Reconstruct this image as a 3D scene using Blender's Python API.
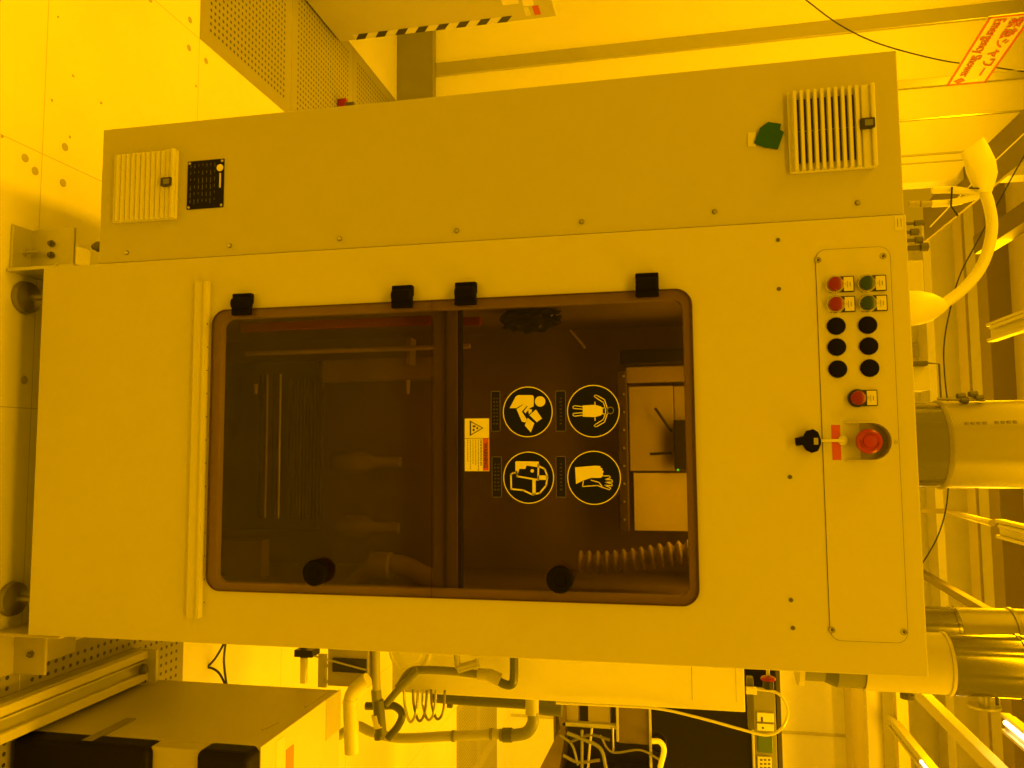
import bpy, bmesh, math, random
from mathutils import Vector, Matrix
random.seed(7)
for o in list(bpy.data.objects): bpy.data.objects.remove(o)
scn = bpy.context.scene
COL = scn.collection

# ---------------------------------------------------------------- camera
F_PX, PITCH, YAW, ROLL = 781.6, .2008, -.0834, -.0236
CAM = Vector((.4489, -1.6157, 1.6287))
fw = Vector((math.sin(YAW)*math.cos(PITCH), math.cos(YAW)*math.cos(PITCH), -math.sin(PITCH)))
rt0 = Vector((math.cos(YAW), -math.sin(YAW), 0)); up0 = rt0.cross(fw)
RT = math.cos(ROLL)*rt0 + math.sin(ROLL)*up0          # picture's downward direction
UP = -math.sin(ROLL)*rt0 + math.cos(ROLL)*up0         # picture's rightward direction (camera held upright)
cam_d = bpy.data.cameras.new('camera'); cam = bpy.data.objects.new('camera', cam_d); COL.objects.link(cam)
cam_d.sensor_fit = 'HORIZONTAL'; cam_d.sensor_width = 36; cam_d.lens = F_PX/1024*36
cam_d.clip_start = .02
m = Matrix((UP, -RT, -fw)).transposed().to_4x4(); m.translation = CAM
cam.matrix_world = m
scn.camera = cam

# ---------------------------------------------------------------- world, lights, exposure
YEL = (1.0, .455, .0003)
w = bpy.data.worlds.new('world'); scn.world = w; w.use_nodes = True
bg = w.node_tree.nodes['Background']; bg.inputs[0].default_value = (*YEL, 1); bg.inputs[1].default_value = .46
def area(name, loc, sx, sy, power, rot=(0, 0, 0)):
    d = bpy.data.lights.new(name, 'AREA'); d.shape = 'RECTANGLE'; d.size = sx; d.size_y = sy
    d.energy = power; d.color = YEL
    o = bpy.data.objects.new(name, d); COL.objects.link(o); o.location = loc; o.rotation_euler = rot
    return o
area('ceiling_lamp_front', (.3, -1.9, 3.5), 3.2, .5, 62)
area('ceiling_lamp_left', (-1.7, .4, 3.6), .5, 3.2, 122)
area('ceiling_lamp_right', (2.7, .5, 3.6), .5, 4.2, 195)
area('ceiling_lamp_back', (.9, 3.9, 3.7), 4.6, .6, 210)
vs = scn.view_settings
vs.view_transform = 'Standard'; vs.look = 'None'; vs.exposure = 0.0; vs.gamma = 1; vs.use_curve_mapping = False

# ---------------------------------------------------------------- helpers
def at(px, py, Y=None, X=None, Z=None):
    d = fw + (px-512)/F_PX*UP + (py-384)/F_PX*RT
    if Y is not None: t = (Y-CAM.y)/d.y
    elif X is not None: t = (X-CAM.x)/d.x
    else: t = (Z-CAM.z)/d.z
    return CAM + d*t

MATS = {}
def mat(name, col, rough=.6, metal=0, spec=.5, var=.05, scale=6, emit=None, bump=0, trans=0):
    if name in MATS: return MATS[name]
    M = bpy.data.materials.new(name); M.use_nodes = True; nt = M.node_tree; N = nt.nodes; L = nt.links
    b = N['Principled BSDF']
    b.inputs['Roughness'].default_value = rough; b.inputs['Metallic'].default_value = metal
    b.inputs['Specular IOR Level'].default_value = spec
    if trans: b.inputs['Transmission Weight'].default_value = trans
    tc = N.new('ShaderNodeTexCoord'); nz = N.new('ShaderNodeTexNoise'); nz.inputs['Scale'].default_value = scale
    nz.inputs['Detail'].default_value = 5
    L.new(tc.outputs['Object'], nz.inputs['Vector'])
    mr = N.new('ShaderNodeMapRange'); mr.inputs[3].default_value = 1-var; mr.inputs[4].default_value = 1+var
    L.new(nz.outputs[0], mr.inputs[0])
    mx = N.new('ShaderNodeVectorMath'); mx.operation = 'SCALE'; mx.inputs[0].default_value = col
    L.new(mr.outputs[0], mx.inputs['Scale']); L.new(mx.outputs[0], b.inputs['Base Color'])
    if bump:
        bp = N.new('ShaderNodeBump'); bp.inputs['Strength'].default_value = bump
        n2 = N.new('ShaderNodeTexNoise'); n2.inputs['Scale'].default_value = scale*12
        L.new(tc.outputs['Object'], n2.inputs['Vector']); L.new(n2.outputs[0], bp.inputs['Height']); L.new(bp.outputs[0], b.inputs['Normal'])
    if emit:
        b.inputs['Emission Color'].default_value = (*emit[0], 1); b.inputs['Emission Strength'].default_value = emit[1]
    MATS[name] = M; return M
def glass_mat(name, tint, gloss=.05, rough=.02):
    M = bpy.data.materials.new(name); M.use_nodes = True; nt = M.node_tree; N = nt.nodes; L = nt.links
    N.remove(N['Principled BSDF'])
    t = N.new('ShaderNodeBsdfTransparent'); t.inputs[0].default_value = (*tint, 1)
    g = N.new('ShaderNodeBsdfGlossy'); g.inputs['Roughness'].default_value = rough; g.inputs[0].default_value = (.9, .9, .9, 1)
    nz = N.new('ShaderNodeTexNoise'); nz.inputs['Scale'].default_value = 9
    fr = N.new('ShaderNodeMapRange'); fr.inputs[3].default_value = gloss*.7; fr.inputs[4].default_value = gloss*1.3
    L.new(nz.outputs[0], fr.inputs[0])
    mx = N.new('ShaderNodeMixShader'); L.new(fr.outputs[0], mx.inputs[0]); L.new(t.outputs[0], mx.inputs[1]); L.new(g.outputs[0], mx.inputs[2])
    L.new(mx.outputs[0], N['Material Output'].inputs[0]); MATS[name] = M; return M

cream = mat('cream_paint', (.525, .515, .5), .45, var=.03)
grey = mat('grey_paint', (.45, .445, .45), .5, var=.03)
white = mat('white_plastic', (.82, .82, .8), .4)
ventm = mat('vent_plastic', (.60, .60, .6), .5)
black = mat('black_plastic', (.02, .02, .022), .4)
dark = mat('dark_metal', (.12, .12, .12), .5)
shadowgrey = mat('gap_black', (.05, .05, .05), .8)
steel = mat('steel', (.55, .55, .55), .28, metal=.9)
galv = mat('galvanised_steel', (.34, .34, .30), .13, metal=.85, var=.12, scale=4)
chrome = mat('chrome', (.8, .8, .8), .12, metal=1)
pvc = mat('grey_pvc', (.20, .21, .19), .4)
pvcd = mat('dark_pvc', (.10, .11, .10), .35)
pvcl = mat('light_pvc', (.42, .42, .38), .4)
redm = mat('red_plastic', (.32, .022, .5), .35)
redd = mat('dark_red_lens', (.20, .016, .1), .25)
greend = mat('dark_green_lens', (.022, .055, .5), .25)
orange = mat('orange_red_print', (.50, .075, .2), .6)
printk = mat('print_black', (.03, .03, .1), .6, var=0)
blue = mat('sign_blue', (.009, .010, .3), .6, spec=.1, var=0)
signw = mat('sign_white', (.72, .70, .7), .5, var=0)
brass = mat('aged_fitting', (.25, .24, .2), .35, metal=.6)
alu = mat('aluminium', (.55, .55, .52), .35, metal=.5)
wallm = mat('wall_panel_paint', (.86, .86, .84), .5, var=.03, scale=1.5)
wallg = mat('wall_grey_strip', (.56, .56, .5), .22, metal=.45)
skirt = mat('skirting_grey', (.27, .27, .26), .6, var=.15, scale=5)
ceilm = mat('ceiling_panel', (.50, .47, .44), .7)
beamm = mat('beam_paint', (.55, .54, .5), .5)
pvcinside = mat('bench_interior', (.13, .10, .04), .5, var=.3, scale=5)
ducting = mat('pale_duct', (.30, .29, .26), .35, metal=.2)
clear = glass_mat('clear_tubing', (.82, .82, .8), .25, .15)
acrylic = glass_mat('tinted_acrylic', (.70, .63, .60), .02, .09)

WORLD = {}
def tagt(o, label, cat, group=None):
    o['label'] = label; o['category'] = cat
    if group: o['group'] = group
    return o
def thing(name, label, cat, loc, group=None):
    o = bpy.data.objects.new(name, None); COL.objects.link(o); o.location = loc; o.empty_display_size = .05
    WORLD[o] = Vector(loc); return tagt(o, label, cat, group)
def obj(name, bm, m, parent=None, smooth=False, bevel=0, seg=2, label=None):
    """link bmesh given in world coordinates"""
    vs_ = [v.co for v in bm.verts]
    lo = Vector([min(v[i] for v in vs_) for i in range(3)]); hi = Vector([max(v[i] for v in vs_) for i in range(3)])
    c = (lo+hi)/2; c.z = lo.z
    bmesh.ops.translate(bm, verts=bm.verts, vec=-c)
    bmesh.ops.recalc_face_normals(bm, faces=bm.faces)
    me = bpy.data.meshes.new(name); bm.to_mesh(me); bm.free()
    me.materials.append(m)
    if smooth:
        for p in me.polygons: p.use_smooth = True
    o = bpy.data.objects.new(name, me); COL.objects.link(o)
    WORLD[o] = c
    if parent is not None:
        o.parent = parent; o.location = c - WORLD[parent]
    else: o.location = c
    if bevel:
        md = o.modifiers.new('bevel', 'BEVEL'); md.width = bevel; md.segments = seg; md.limit_method = 'ANGLE'
    if smooth:
        me.set_sharp_from_angle(angle=math.radians(38))
    if label: o['label'] = label
    return o
def struct(o): o['kind'] = 'structure'; return o
def bx(bm, x0, x1, y0, y1, z0, z1):
    r = bmesh.ops.create_cube(bm, size=1)
    for v in r['verts']:
        v.co = Vector(((x0+x1)/2+v.co.x*(x1-x0), (y0+y1)/2+v.co.y*(y1-y0), (z0+z1)/2+v.co.z*(z1-z0)))
    return bm
def box(name, x0, x1, y0, y1, z0, z1, m, parent=None, bevel=.002, label=None, seg=2):
    return obj(name, bx(bmesh.new(), x0, x1, y0, y1, z0, z1), m, parent, bevel=bevel, label=label, seg=seg)
def tube_bm(bm, pts, r, n=12, caps=True):
    pts = [Vector(p) for p in pts]
    rings = []; t0 = (pts[1]-pts[0]).normalized()
    nrm = t0.orthogonal().normalized()
    for i, p in enumerate(pts):
        t = ((pts[min(i+1, len(pts)-1)]-pts[max(i-1, 0)])).normalized()
        nrm = (nrm - t*nrm.dot(t)).normalized(); b = t.cross(nrm)
        rr = r[i] if isinstance(r, (list, tuple)) else r
        rings.append([bm.verts.new(p+(nrm*math.cos(a)+b*math.sin(a))*rr) for a in [2*math.pi*k/n for k in range(n)]])
    for a, b in zip(rings, rings[1:]):
        for k in range(n): bm.faces.new((a[k], a[(k+1) % n], b[(k+1) % n], b[k]))
    if caps:
        bm.faces.new(rings[0][::-1]); bm.faces.new(rings[-1])
    return bm
def smooth_path(pts, k=8):
    P = [Vector(p) for p in pts]; P = [P[0]*2-P[1]]+P+[P[-1]*2-P[-2]]; out = []
    for i in range(1, len(P)-2):
        for j in range(k):
            t = j/k; a, b, c, d = P[i-1], P[i], P[i+1], P[i+2]
            out.append(.5*((2*b)+(c-a)*t+(2*a-5*b+4*c-d)*t*t+(3*b-a-3*c+d)*t**3))
    out.append(P[-2]); return out
def tube(name, pts, r, m, parent=None, curve=True, n=12, label=None):
    return obj(name, tube_bm(bmesh.new(), smooth_path(pts) if curve else pts, r, n), m, parent, smooth=True, label=label)
def lathe_bm(bm, base, axis, prof, n=32):
    """prof: (distance along axis, radius)"""
    base = Vector(base); axis = Vector(axis).normalized()
    return tube_like(bm, base, axis, prof, n)
def tube_like(bm, base, axis, prof, n):
    u = axis.orthogonal().normalized(); v = axis.cross(u); rings = []
    for h, r in prof:
        c = base+axis*h
        if r <= 1e-6: rings.append([bm.verts.new(c)])
        else: rings.append([bm.verts.new(c+(u*math.cos(2*math.pi*k/n)+v*math.sin(2*math.pi*k/n))*r) for k in range(n)])
    for a, b in zip(rings, rings[1:]):
        for k in range(n):
            if len(a) == 1 and len(b) == 1: continue
            if len(a) == 1: bm.faces.new((a[0], b[(k+1) % n], b[k]))
            elif len(b) == 1: bm.faces.new((a[k], a[(k+1) % n], b[0]))
            else: bm.faces.new((a[k], a[(k+1) % n], b[(k+1) % n], b[k]))
    if len(rings[0]) > 1: bm.faces.new(rings[0][::-1])
    if len(rings[-1]) > 1: bm.faces.new(rings[-1])
    return bm
def lathe(name, base, axis, prof, m, parent=None, n=32, label=None):
    return obj(name, lathe_bm(bmesh.new(), base, axis, prof, n), m, parent, smooth=True, label=label)
def disc(name, x, y, z, r, t, m, parent=None, n=28, label=None):
    """disc facing the camera side, front at y-t"""
    return lathe(name, (x, y, z), (0, -1, 0), [(0, r), (t*.75, r), (t, r*.94)], m, parent, n, label)
def prism_bm(bm, pts, y0, y1):
    a = [bm.verts.new((x, y0, z)) for x, z in pts]; b = [bm.verts.new((x, y1, z)) for x, z in pts]
    n = len(pts)
    bm.faces.new(a); bm.faces.new(b[::-1])
    for i in range(n): bm.faces.new((a[i], b[i], b[(i+1) % n], a[(i+1) % n]))
    return bm
def rrect(x0, x1, z0, z1, r, k=6):
    out = []
    for cx, cz, a0 in ((x1-r, z1-r, 0), (x0+r, z1-r, 90), (x0+r, z0+r, 180), (x1-r, z0+r, 270)):
        for i in range(k+1):
            a = math.radians(a0+90*i/k); out.append((cx+r*math.cos(a), cz+r*math.sin(a)))
    return out
def plate(name, pts, y0, y1, m, parent=None, bevel=0, label=None):
    return obj(name, prism_bm(bmesh.new(), pts, y0, y1), m, parent, bevel=bevel, label=label)
def holed_plate_bm(outer, holes, y0, y1):
    """plate in the XZ plane with holes, via edge fill"""
    bm = bmesh.new()
    for ring in [outer]+holes:
        v = [bm.verts.new((x, y0, z)) for x, z in ring]
        for i in range(len(v)): bm.edges.new((v[i], v[(i+1) % len(v)]))
    bmesh.ops.triangle_fill(bm, edges=bm.edges, use_beauty=True)
    r = bmesh.ops.extrude_face_region(bm, geom=list(bm.faces))
    bmesh.ops.translate(bm, verts=[g for g in r['geom'] if isinstance(g, bmesh.types.BMVert)], vec=(0, y1-y0, 0))
    return bm
def ring_plate(name, outer, inner, y0, y1, m, parent=None):
    bm = bmesh.new(); n = len(outer); L = []
    for y in (y0, y1):
        L.append(([bm.verts.new((x, y, z)) for x, z in outer], [bm.verts.new((x, y, z)) for x, z in inner]))
    for i in range(n):
        j = (i+1) % n
        for (o_, i_) in L: bm.faces.new((o_[i], o_[j], i_[j], i_[i]))
        bm.faces.new((L[0][0][i], L[0][0][j], L[1][0][j], L[1][0][i]))
        bm.faces.new((L[0][1][i], L[0][1][j], L[1][1][j], L[1][1][i]))
    return obj(name, bm, m, parent)
def text_bm(s, size, origin, right, up, thick=.0004, extra=0):
    cu = bpy.data.curves.new('t', 'FONT'); cu.body = s; cu.size = size; cu.extrude = thick/2; cu.offset = extra
    cu.resolution_u = 3
    o = bpy.data.objects.new('t', cu); COL.objects.link(o)
    dg = bpy.context.evaluated_depsgraph_get(); me = bpy.data.meshes.new_from_object(o.evaluated_get(dg))
    right = Vector(right).normalized(); up = Vector(up).normalized(); nn = right.cross(up)
    M = Matrix((right, up, nn)).transposed().to_4x4(); M.translation = Vector(origin)
    bm = bmesh.new(); bm.from_mesh(me); bm.transform(M)
    bpy.data.objects.remove(o); bpy.data.curves.remove(cu); bpy.data.meshes.remove(me)
    return bm
def screw(x, y, z, parent, r=.0045, m=steel):
    s = lathe('screw', (x, y, z), (0, -1, 0), [(0, r), (.0015, r), (.003, r*.55), (.0022, r*.5), (.0015, 0)], m, parent, 14)
    return s
FX, FZ = (1, 0, 0), (0, 0, 1)

# ================================================================= ROOM SHELL
T = .68; TX0 = -.342; TY0 = .12                    # raised floor tile pitch and grid offsets
def floor_mat(name, col, perf=False, TX0=TX0, hr=.055, mg=2.0):
    M = bpy.data.materials.new(name); M.use_nodes = True; nt = M.node_tree; N = nt.nodes; L = nt.links
    b = N['Principled BSDF']; b.inputs['Roughness'].default_value = .45
    g = N.new('ShaderNodeNewGeometry'); sp = N.new('ShaderNodeSeparateXYZ'); L.new(g.outputs['Position'], sp.inputs[0])
    def mth(op, a, bb=None, c=None):
        n = N.new('ShaderNodeMath'); n.operation = op
        for i, q in enumerate((a, bb, c)):
            if q is None: continue
            if isinstance(q, (int, float)): n.inputs[i].default_value = q
            else: L.new(q, n.inputs[i])
        return n.outputs[0]
    def edge(s, o, per):
        u = mth('FRACT', mth('DIVIDE', mth('SUBTRACT', s, o-per*100), per))
        return mth('MINIMUM', u, mth('SUBTRACT', 1, u))
    e = mth('MINIMUM', edge(sp.outputs[0], TX0, T), edge(sp.outputs[1], TY0, T))
    line = mth('LESS_THAN', e, .0018)
    nz = N.new('ShaderNodeTexNoise'); nz.inputs['Scale'].default_value = 2.5; nz.inputs['Detail'].default_value = 8; L.new(g.outputs['Position'], nz.inputs['Vector'])
    mr = N.new('ShaderNodeMapRange'); mr.inputs[3].default_value = .86; mr.inputs[4].default_value = 1.1; L.new(nz.outputs[0], mr.inputs[0])
    val = mr.outputs[0]
    if perf:
        p = T/26
        hx = mth('FRACT', mth('DIVIDE', mth('SUBTRACT', sp.outputs[0], TX0-T*100), p))
        hy = mth('FRACT', mth('DIVIDE', mth('SUBTRACT', sp.outputs[1], TY0-T*100), p))
        dx = mth('SUBTRACT', hx, .5); dy = mth('SUBTRACT', hy, .5)
        d2 = mth('ADD', mth('MULTIPLY', dx, dx), mth('MULTIPLY', dy, dy))
        hole = mth('MULTIPLY', mth('LESS_THAN', d2, hr), mth('GREATER_THAN', e, mg/26-.001))
        val = mth('MULTIPLY', val, mth('SUBTRACT', 1, mth('MULTIPLY', hole, .88)))
    val = mth('MULTIPLY', val, mth('SUBTRACT', 1, mth('MULTIPLY', line, .4)))
    s = N.new('ShaderNodeVectorMath'); s.operation = 'SCALE'; s.inputs[0].default_value = col; L.new(val, s.inputs['Scale'])
    L.new(s.outputs[0], b.inputs['Base Color']); return M
fl_m = floor_mat('floor_tile', (.80, .80, .78)); pf_m = floor_mat('perforated_tile', (.31, .305, .29), True)
floor = struct(box('floor', -5, 7, -3, 9.0, -.1, 0, fl_m, bevel=0))
def perf(ix, iy):
    x0 = TX0+ix*T; y0 = TY0+iy*T
    return box('perforated_tile', x0+.002, x0+T-.002, y0+.002, y0+T-.002, 0, .0015, pf_m, floor, bevel=0)
pf2 = floor_mat('perforated_tile_coarse', (.28, .27, .25), True, TX0+2*T-.05, .045, 1.0)
for y0_ in (TY0, TY0-T):
    box('perforated_tile', TX0+2*T-.048, TX0+3*T-.052, y0_+.002, y0_+T-.002, 0, .0015, pf2, floor, bevel=0)
for ix, iy in ((-2, 1), (-2, 2), (-2, 3), (4, 6), (4, 7), (5, 6), (5, 7)): perf(ix, iy)
plugm = mat('floor_plug_grey', (.42, .40, .36), .6)
for px, py in ((190, 20), (189, 48), (206, 61), (65, 147), (25, 158), (35, 171), (63, 183), (150, -1), (24, 380)):
    p = at(px, py, Z=0); lathe('plug', (p.x, p.y, 0), (0, 0, 1), [(0, .011), (.0012, .011), (.0016, .009)], plugm, floor, 18)
for px, py in ((58, 17), (73, 76), (52, 100), (70, 137), (101, 103), (2, 136), (196, 86)):
    p = at(px, py, Z=0); bm = bmesh.new()
    prism = [(p.x+random.uniform(.002, .006)*math.cos(a), p.y+random.uniform(.002, .006)*math.sin(a)) for a in (0, 1.2, 2.4, 3.6, 5)]
    a_ = [bm.verts.new((x, y, 0)) for x, y in prism]; b_ = [bm.verts.new((x, y, .0015)) for x, y in prism]
    bm.faces.new(a_); bm.faces.new(b_)
    for i in range(5): bm.faces.new((a_[i], a_[(i+1) % 5], b_[(i+1) % 5], b_[i]))
    obj('scuff', bm, plugm, floor)

YN = 2.9                                            # nearer wall on the left
CEIL = 4.1
wl = struct(box('wall_back_left', -5, -.98, YN, YN+.12, 0, CEIL, wallm, bevel=0))
struct(box('wall_back', -1.5, 7, 6.2, 6.3, 0, CEIL, wallm, bevel=0))
struct(box('wall_left', -5.1, -5, -3, 6.3, 0, CEIL, wallm, bevel=0))
struct(box('wall_right', 7, 7.1, -3, 6.3, 0, CEIL, wallm, bevel=0))
struct(box('ceiling', -5.1, 7.1, 1.2, 6.3, CEIL, CEIL+.1, ceilm, bevel=0))
struct(box('baseboard_back_left', -3.2, -.99, YN-.06, YN, 0, .236, skirt, bevel=.004))
def wall_strip(x, w_, z0, d=.02, m_=wallg):
    return struct(box('trim_wall_post', x-w_/2, x+w_/2, YN-d, YN, z0, CEIL, m_, bevel=.003))
wall_strip(-1.90, .085, .236)
wall_strip(-1.53, .05, .236, .015, alu)
wall_strip(-1.33, .012, .236, .004)
wall_strip(-1.13, .012, .236, .004, beamm)
wall_strip(-1.085, .008, .236, .003, beamm)
wall_strip(-2.6, .085, .236)

# bands high on the far wall and joists under the ceiling
def far_band(px0, px1, Y, m_, py=540, x0=-1.5, x1=7, d=.25, name='trim_ceiling_band', bev=.004):
    za = at(px0, py, Y=Y).z; zb = at(px1, py, Y=Y).z
    return struct(box(name, x0, x1, Y, Y+d, za, zb, m_, bevel=bev))
dkband = mat('band_shade', (.56, .52, .46), .6)
dkceil = mat('ceiling_infill', (.27, .235, .2), .7)
far_band(937, 945, 5.9, beamm)
far_band(945, 978, 5.6, wallm, d=.2)
far_band(978, 991, 5.3, dkband, d=.2)
far_band(991, 1002, 5.0, beamm, d=.2)
far_band(1002, 1040, 4.7, dkceil, d=.2)
# vertical posts on the far wall
for px, py, wd in ((926, 350, .06), (900, 460, .05)):
    p = at(px, py, Y=6.15); struct(box('trim_far_post', p.x-wd, p.x+wd, 6.13, 6.2, 0, CEIL, wallg))
p = at(820, 734, Y=6.2)
struct(box('trim_far_joint', p.x-.012, p.x+.012, 6.185, 6.2, 0, at(856, 736, Y=6.2).z, beamm))
# header above the pale wall on the right
a = at(852, 730, Y=5.9); b = at(866, 730, Y=5.9)
struct(box('trim_header', 2.2, 7, 5.88, 6.2, a.z, b.z, dkband, bevel=.004))
a = at(868, 740, Y=5.2); b = at(884, 740, Y=5.2)
struct(box('trim_header_rail', 2.0, 7, 5.2, 5.3, a.z, b.z, beamm, bevel=.004))
a = at(898, 740, Y=5.0); b = at(910, 740, Y=5.0)
struct(box('trim_header_bar', 1.9, 7, 5.0, 5.1, a.z, b.z, dkband, bevel=.004))

# ceiling light fixtures running away from the camera
lampm = mat('lamp_glow', (1, 1, 1), .5, emit=((1, .72, .22), 9.0))
def fixture(x, z, y0, y1, label, lit=True, h=.05, wd=.07, tubes=(-.018,), tend=None):
    t = thing('ceiling_light', label, 'ceiling light', (x, (y0+y1)/2, z), 'ceiling light fixtures')
    bm = bmesh.new(); bx(bm, x-wd/2, x+wd/2, y0, y1, z+.03, z+.03+h)
    obj('housing', bm, beamm, t, bevel=.006)
    bm = bmesh.new(); bx(bm, x-wd/2-.012, x-wd/2+.004, y0, y1, z+.012, z+.055)
    bx(bm, x+wd/2-.004, x+wd/2+.012, y0, y1, z+.012, z+.055)
    obj('reflector', bm, beamm, t, bevel=.002)
    for q in tubes:
        obj('tube_lamp', tube_bm(bmesh.new(), [(x+q, y0+.06, z+.012), (x+q, (tend or y1-.06), z+.012)], .010), lampm if lit else beamm, t, smooth=True)
    for yy in (y0+.12, y0+.3):
        obj('hanger', tube_bm(bmesh.new(), [(x, yy, z+.03+h), (x, yy, CEIL)], .0022, 8), beamm, t, smooth=True)
    return t
fixture(-.12, 3.2, 1.4, 2.75, 'ceiling light strip with its near end beyond the frame beside the pale hose', False)
fixture(.87, 3.2, 1.4, 2.78, 'ceiling light strip seen between the wide pale duct and the galvanised duct', False)
fixture(1.84, 3.2, 1.7, 2.85, 'lit ceiling light strip cut off by the right edge of the photo', True)
fixture(2.58, 3.2, 2.8, 5.1, 'ceiling light strip running off the bottom edge of the photo, lit at its end', True, tend=4.25)
# sloping beam and tray
bm = bmesh.new()
a = at(915, 692, Z=3.1); b = at(975, 768, Z=3.1)
t = tagt(obj('ceiling_rail', bx(bmesh.new(), min(a.x, b.x)-.03, min(a.x, b.x)+.045, 2.4, a.y, 3.1, 3.16), beamm, bevel=.004),
         'pale painted rail under the ceiling between the two lit light strips', 'ceiling rail')
t = thing('cable_tray', 'grey cable tray under the ceiling running back behind the taped bag', 'cable tray', (-.93, 2.7, 3.2))
bm = bmesh.new(); bx(bm, -1.04, -.82, 1.9, 3.6, 3.2, 3.215); obj('tray_floor', bm, mat('tray_grey', (.20, .18, .16), .6), t)
bm = bmesh.new(); bx(bm, -1.045, -1.04, 1.9, 3.6, 3.2, 3.24); obj('side_rail', bm, MATS['tray_grey'], t)
for yy in (2.0, 2.1):
    bm = bmesh.new(); bx(bm, -.935, -.925, yy, yy+.02, 3.2, CEIL)
    obj('hanger_rod', bm, dkband, t)
struct(box('trim_ceiling_beam', -.92, -.80, 2.6, 3.95, 3.6, 3.70, mat('beam_dark', (.17, .15, .13), .7), bevel=.004))
# big beams crossing behind (diagonals at right)
p0 = at(918, 571, Y=5.4); p1 = at(996, 617, Y=3.2)
tagt(obj('roof_brace', tube_bm(bmesh.new(), [p0, p1], .035, 4), MATS['tray_grey']), 'diagonal grey brace running to the narrow galvanised duct near the ceiling', 'brace')
p0 = at(922, 511, Y=5.4); p1 = at(946, 511, Y=5.3); p2 = at(992, 523, Y=3.4)
tagt(obj('conduit', tube_bm(bmesh.new(), [p0, p1, p2], .02, 8), dkband, smooth=True), 'thin grey conduit running into the light strip beside the wide duct', 'conduit')

# ================================================================= MAIN MACHINE (wet bench)
W, Z0, Z1 = .88, .13, 2.085
mach = thing('wet_bench', 'tall cream process bench with tinted double window doors and button panel', 'machine', (W/2, .4, 0))
win = (.128, .762, .595, 1.673)
openings = [rrect(.148, .745, .617, 1.655, .022)]
obj('front_panel', holed_plate_bm([(0, Z0), (W, Z0), (W, Z1), (0, Z1)], openings, 0, .02), cream, mach, bevel=.0025)
box('mullion', .10, .79, .024, .05, 1.118, 1.172, mat('mullion_grey', (.17, .15, .1), .5), mach)
box('mullion_lip', .10, .79, .018, .026, 1.143, 1.147, mat('mullion_edge', (.05, .04, .04), .5), mach)
# carcass around the interior
bm = bmesh.new()
bx(bm, 0.004, .02, .02, .95, Z0+.004, Z1-.004); bx(bm, W-.02, W-.004, .02, .95, Z0+.004, Z1-.004)
bx(bm, .02, W-.02, .93, .95, Z0+.004, Z1-.004); bx(bm, .02, W-.02, .02, .95, Z1-.02, Z1-.004); bx(bm, .02, W-.02, .02, .95, Z0+.004, Z0+.02)
obj('carcass', bm, cream, mach)
bm = bmesh.new()
bx(bm, .10, .112, .022, .62, .2, 1.75); bx(bm, .79, .802, .022, .62, .2, 1.75)
bx(bm, .10, .80, .60, .615, .2, 1.75); bx(bm, .10, .80, .022, .62, .19, .205); bx(bm, .10, .80, .022, .62, 1.745, 1.755)
obj('interior_lining', bm, mat('bench_lining', (.31, .25, .1), .5, var=.35, scale=4), mach)
# doors with hinges and knob
hm = mat('hinge_black', (.006, .005, .006), .7, spec=.08)
def door(z0, z1, top, hinges, knobz, lab):
    x0, x1 = win[0], win[1]; r = .034
    pts = []
    if top:   # rounded at the top corners
        pts = [(x0, z0)]+[(x1, z0)]
        for cx, a0 in ((x1-r, 0), (x0+r, 90)):
            for i in range(9):
                a = math.radians(a0+90*i/8); pts.append((cx+r*math.cos(a), z1-r+r*math.sin(a)))
    else:
        for cx, a0 in ((x0+r, 180), (x1-r, 270)):
            for i in range(9):
                a = math.radians(a0+90*i/8); pts.append((cx+r*math.cos(a), z0+r+r*math.sin(a)))
        pts += [(x1, z1), (x0, z1)]
    d = plate('door', pts, -.0065, -.0005, acrylic, mach, label=lab)
    for hz in hinges:
        bm = bmesh.new()
        tube_like(bm, Vector((.1165, -.0145, hz-.0225)), Vector((0, 0, 1)), [(0, .011), (.003, .0145), (.042, .0145), (.045, .011)], 20)
        bx(bm, .093, .1165, -.016, -.0008, hz-.0235, hz+.0235); bx(bm, .1165, .143, -.019, -.0072, hz-.0235, hz+.0235)
        obj('hinge', bm, hm, d, smooth=True, bevel=.0065, seg=4)
    lathe('knob', (.714, -.007, knobz), (0, -1, 0), [(0, .016), (.008, .016), (.010, .027), (.022, .0275), (.026, .025), (.026, .015), (.0235, .013), (.0235, 0)], hm, d)
    # dark polished edge line
    return d
d_low = door(win[2], 1.1225, False, (.674, 1.058), .868, 'lower tinted acrylic door')
d_up = door(1.1235, win[3], True, (1.201, 1.585), 1.40, 'upper tinted acrylic door')
outl = rrect(win[0]-.0015, win[1]+.0015, win[2]-.0015, win[3]+.0015, .035, 8); inn = rrect(win[0]+.0005, win[1]-.0005, win[2]+.0005, win[3]-.0005, .033, 8)
ring_plate('door_seal', outl, inn, -.005, .0, mat('seal_brown', (.10, .06, .1), .5), mach)
bm = bmesh.new(); bx(bm, .148, .745, -.0004, .0, 1.1785, 1.1855)
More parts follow.
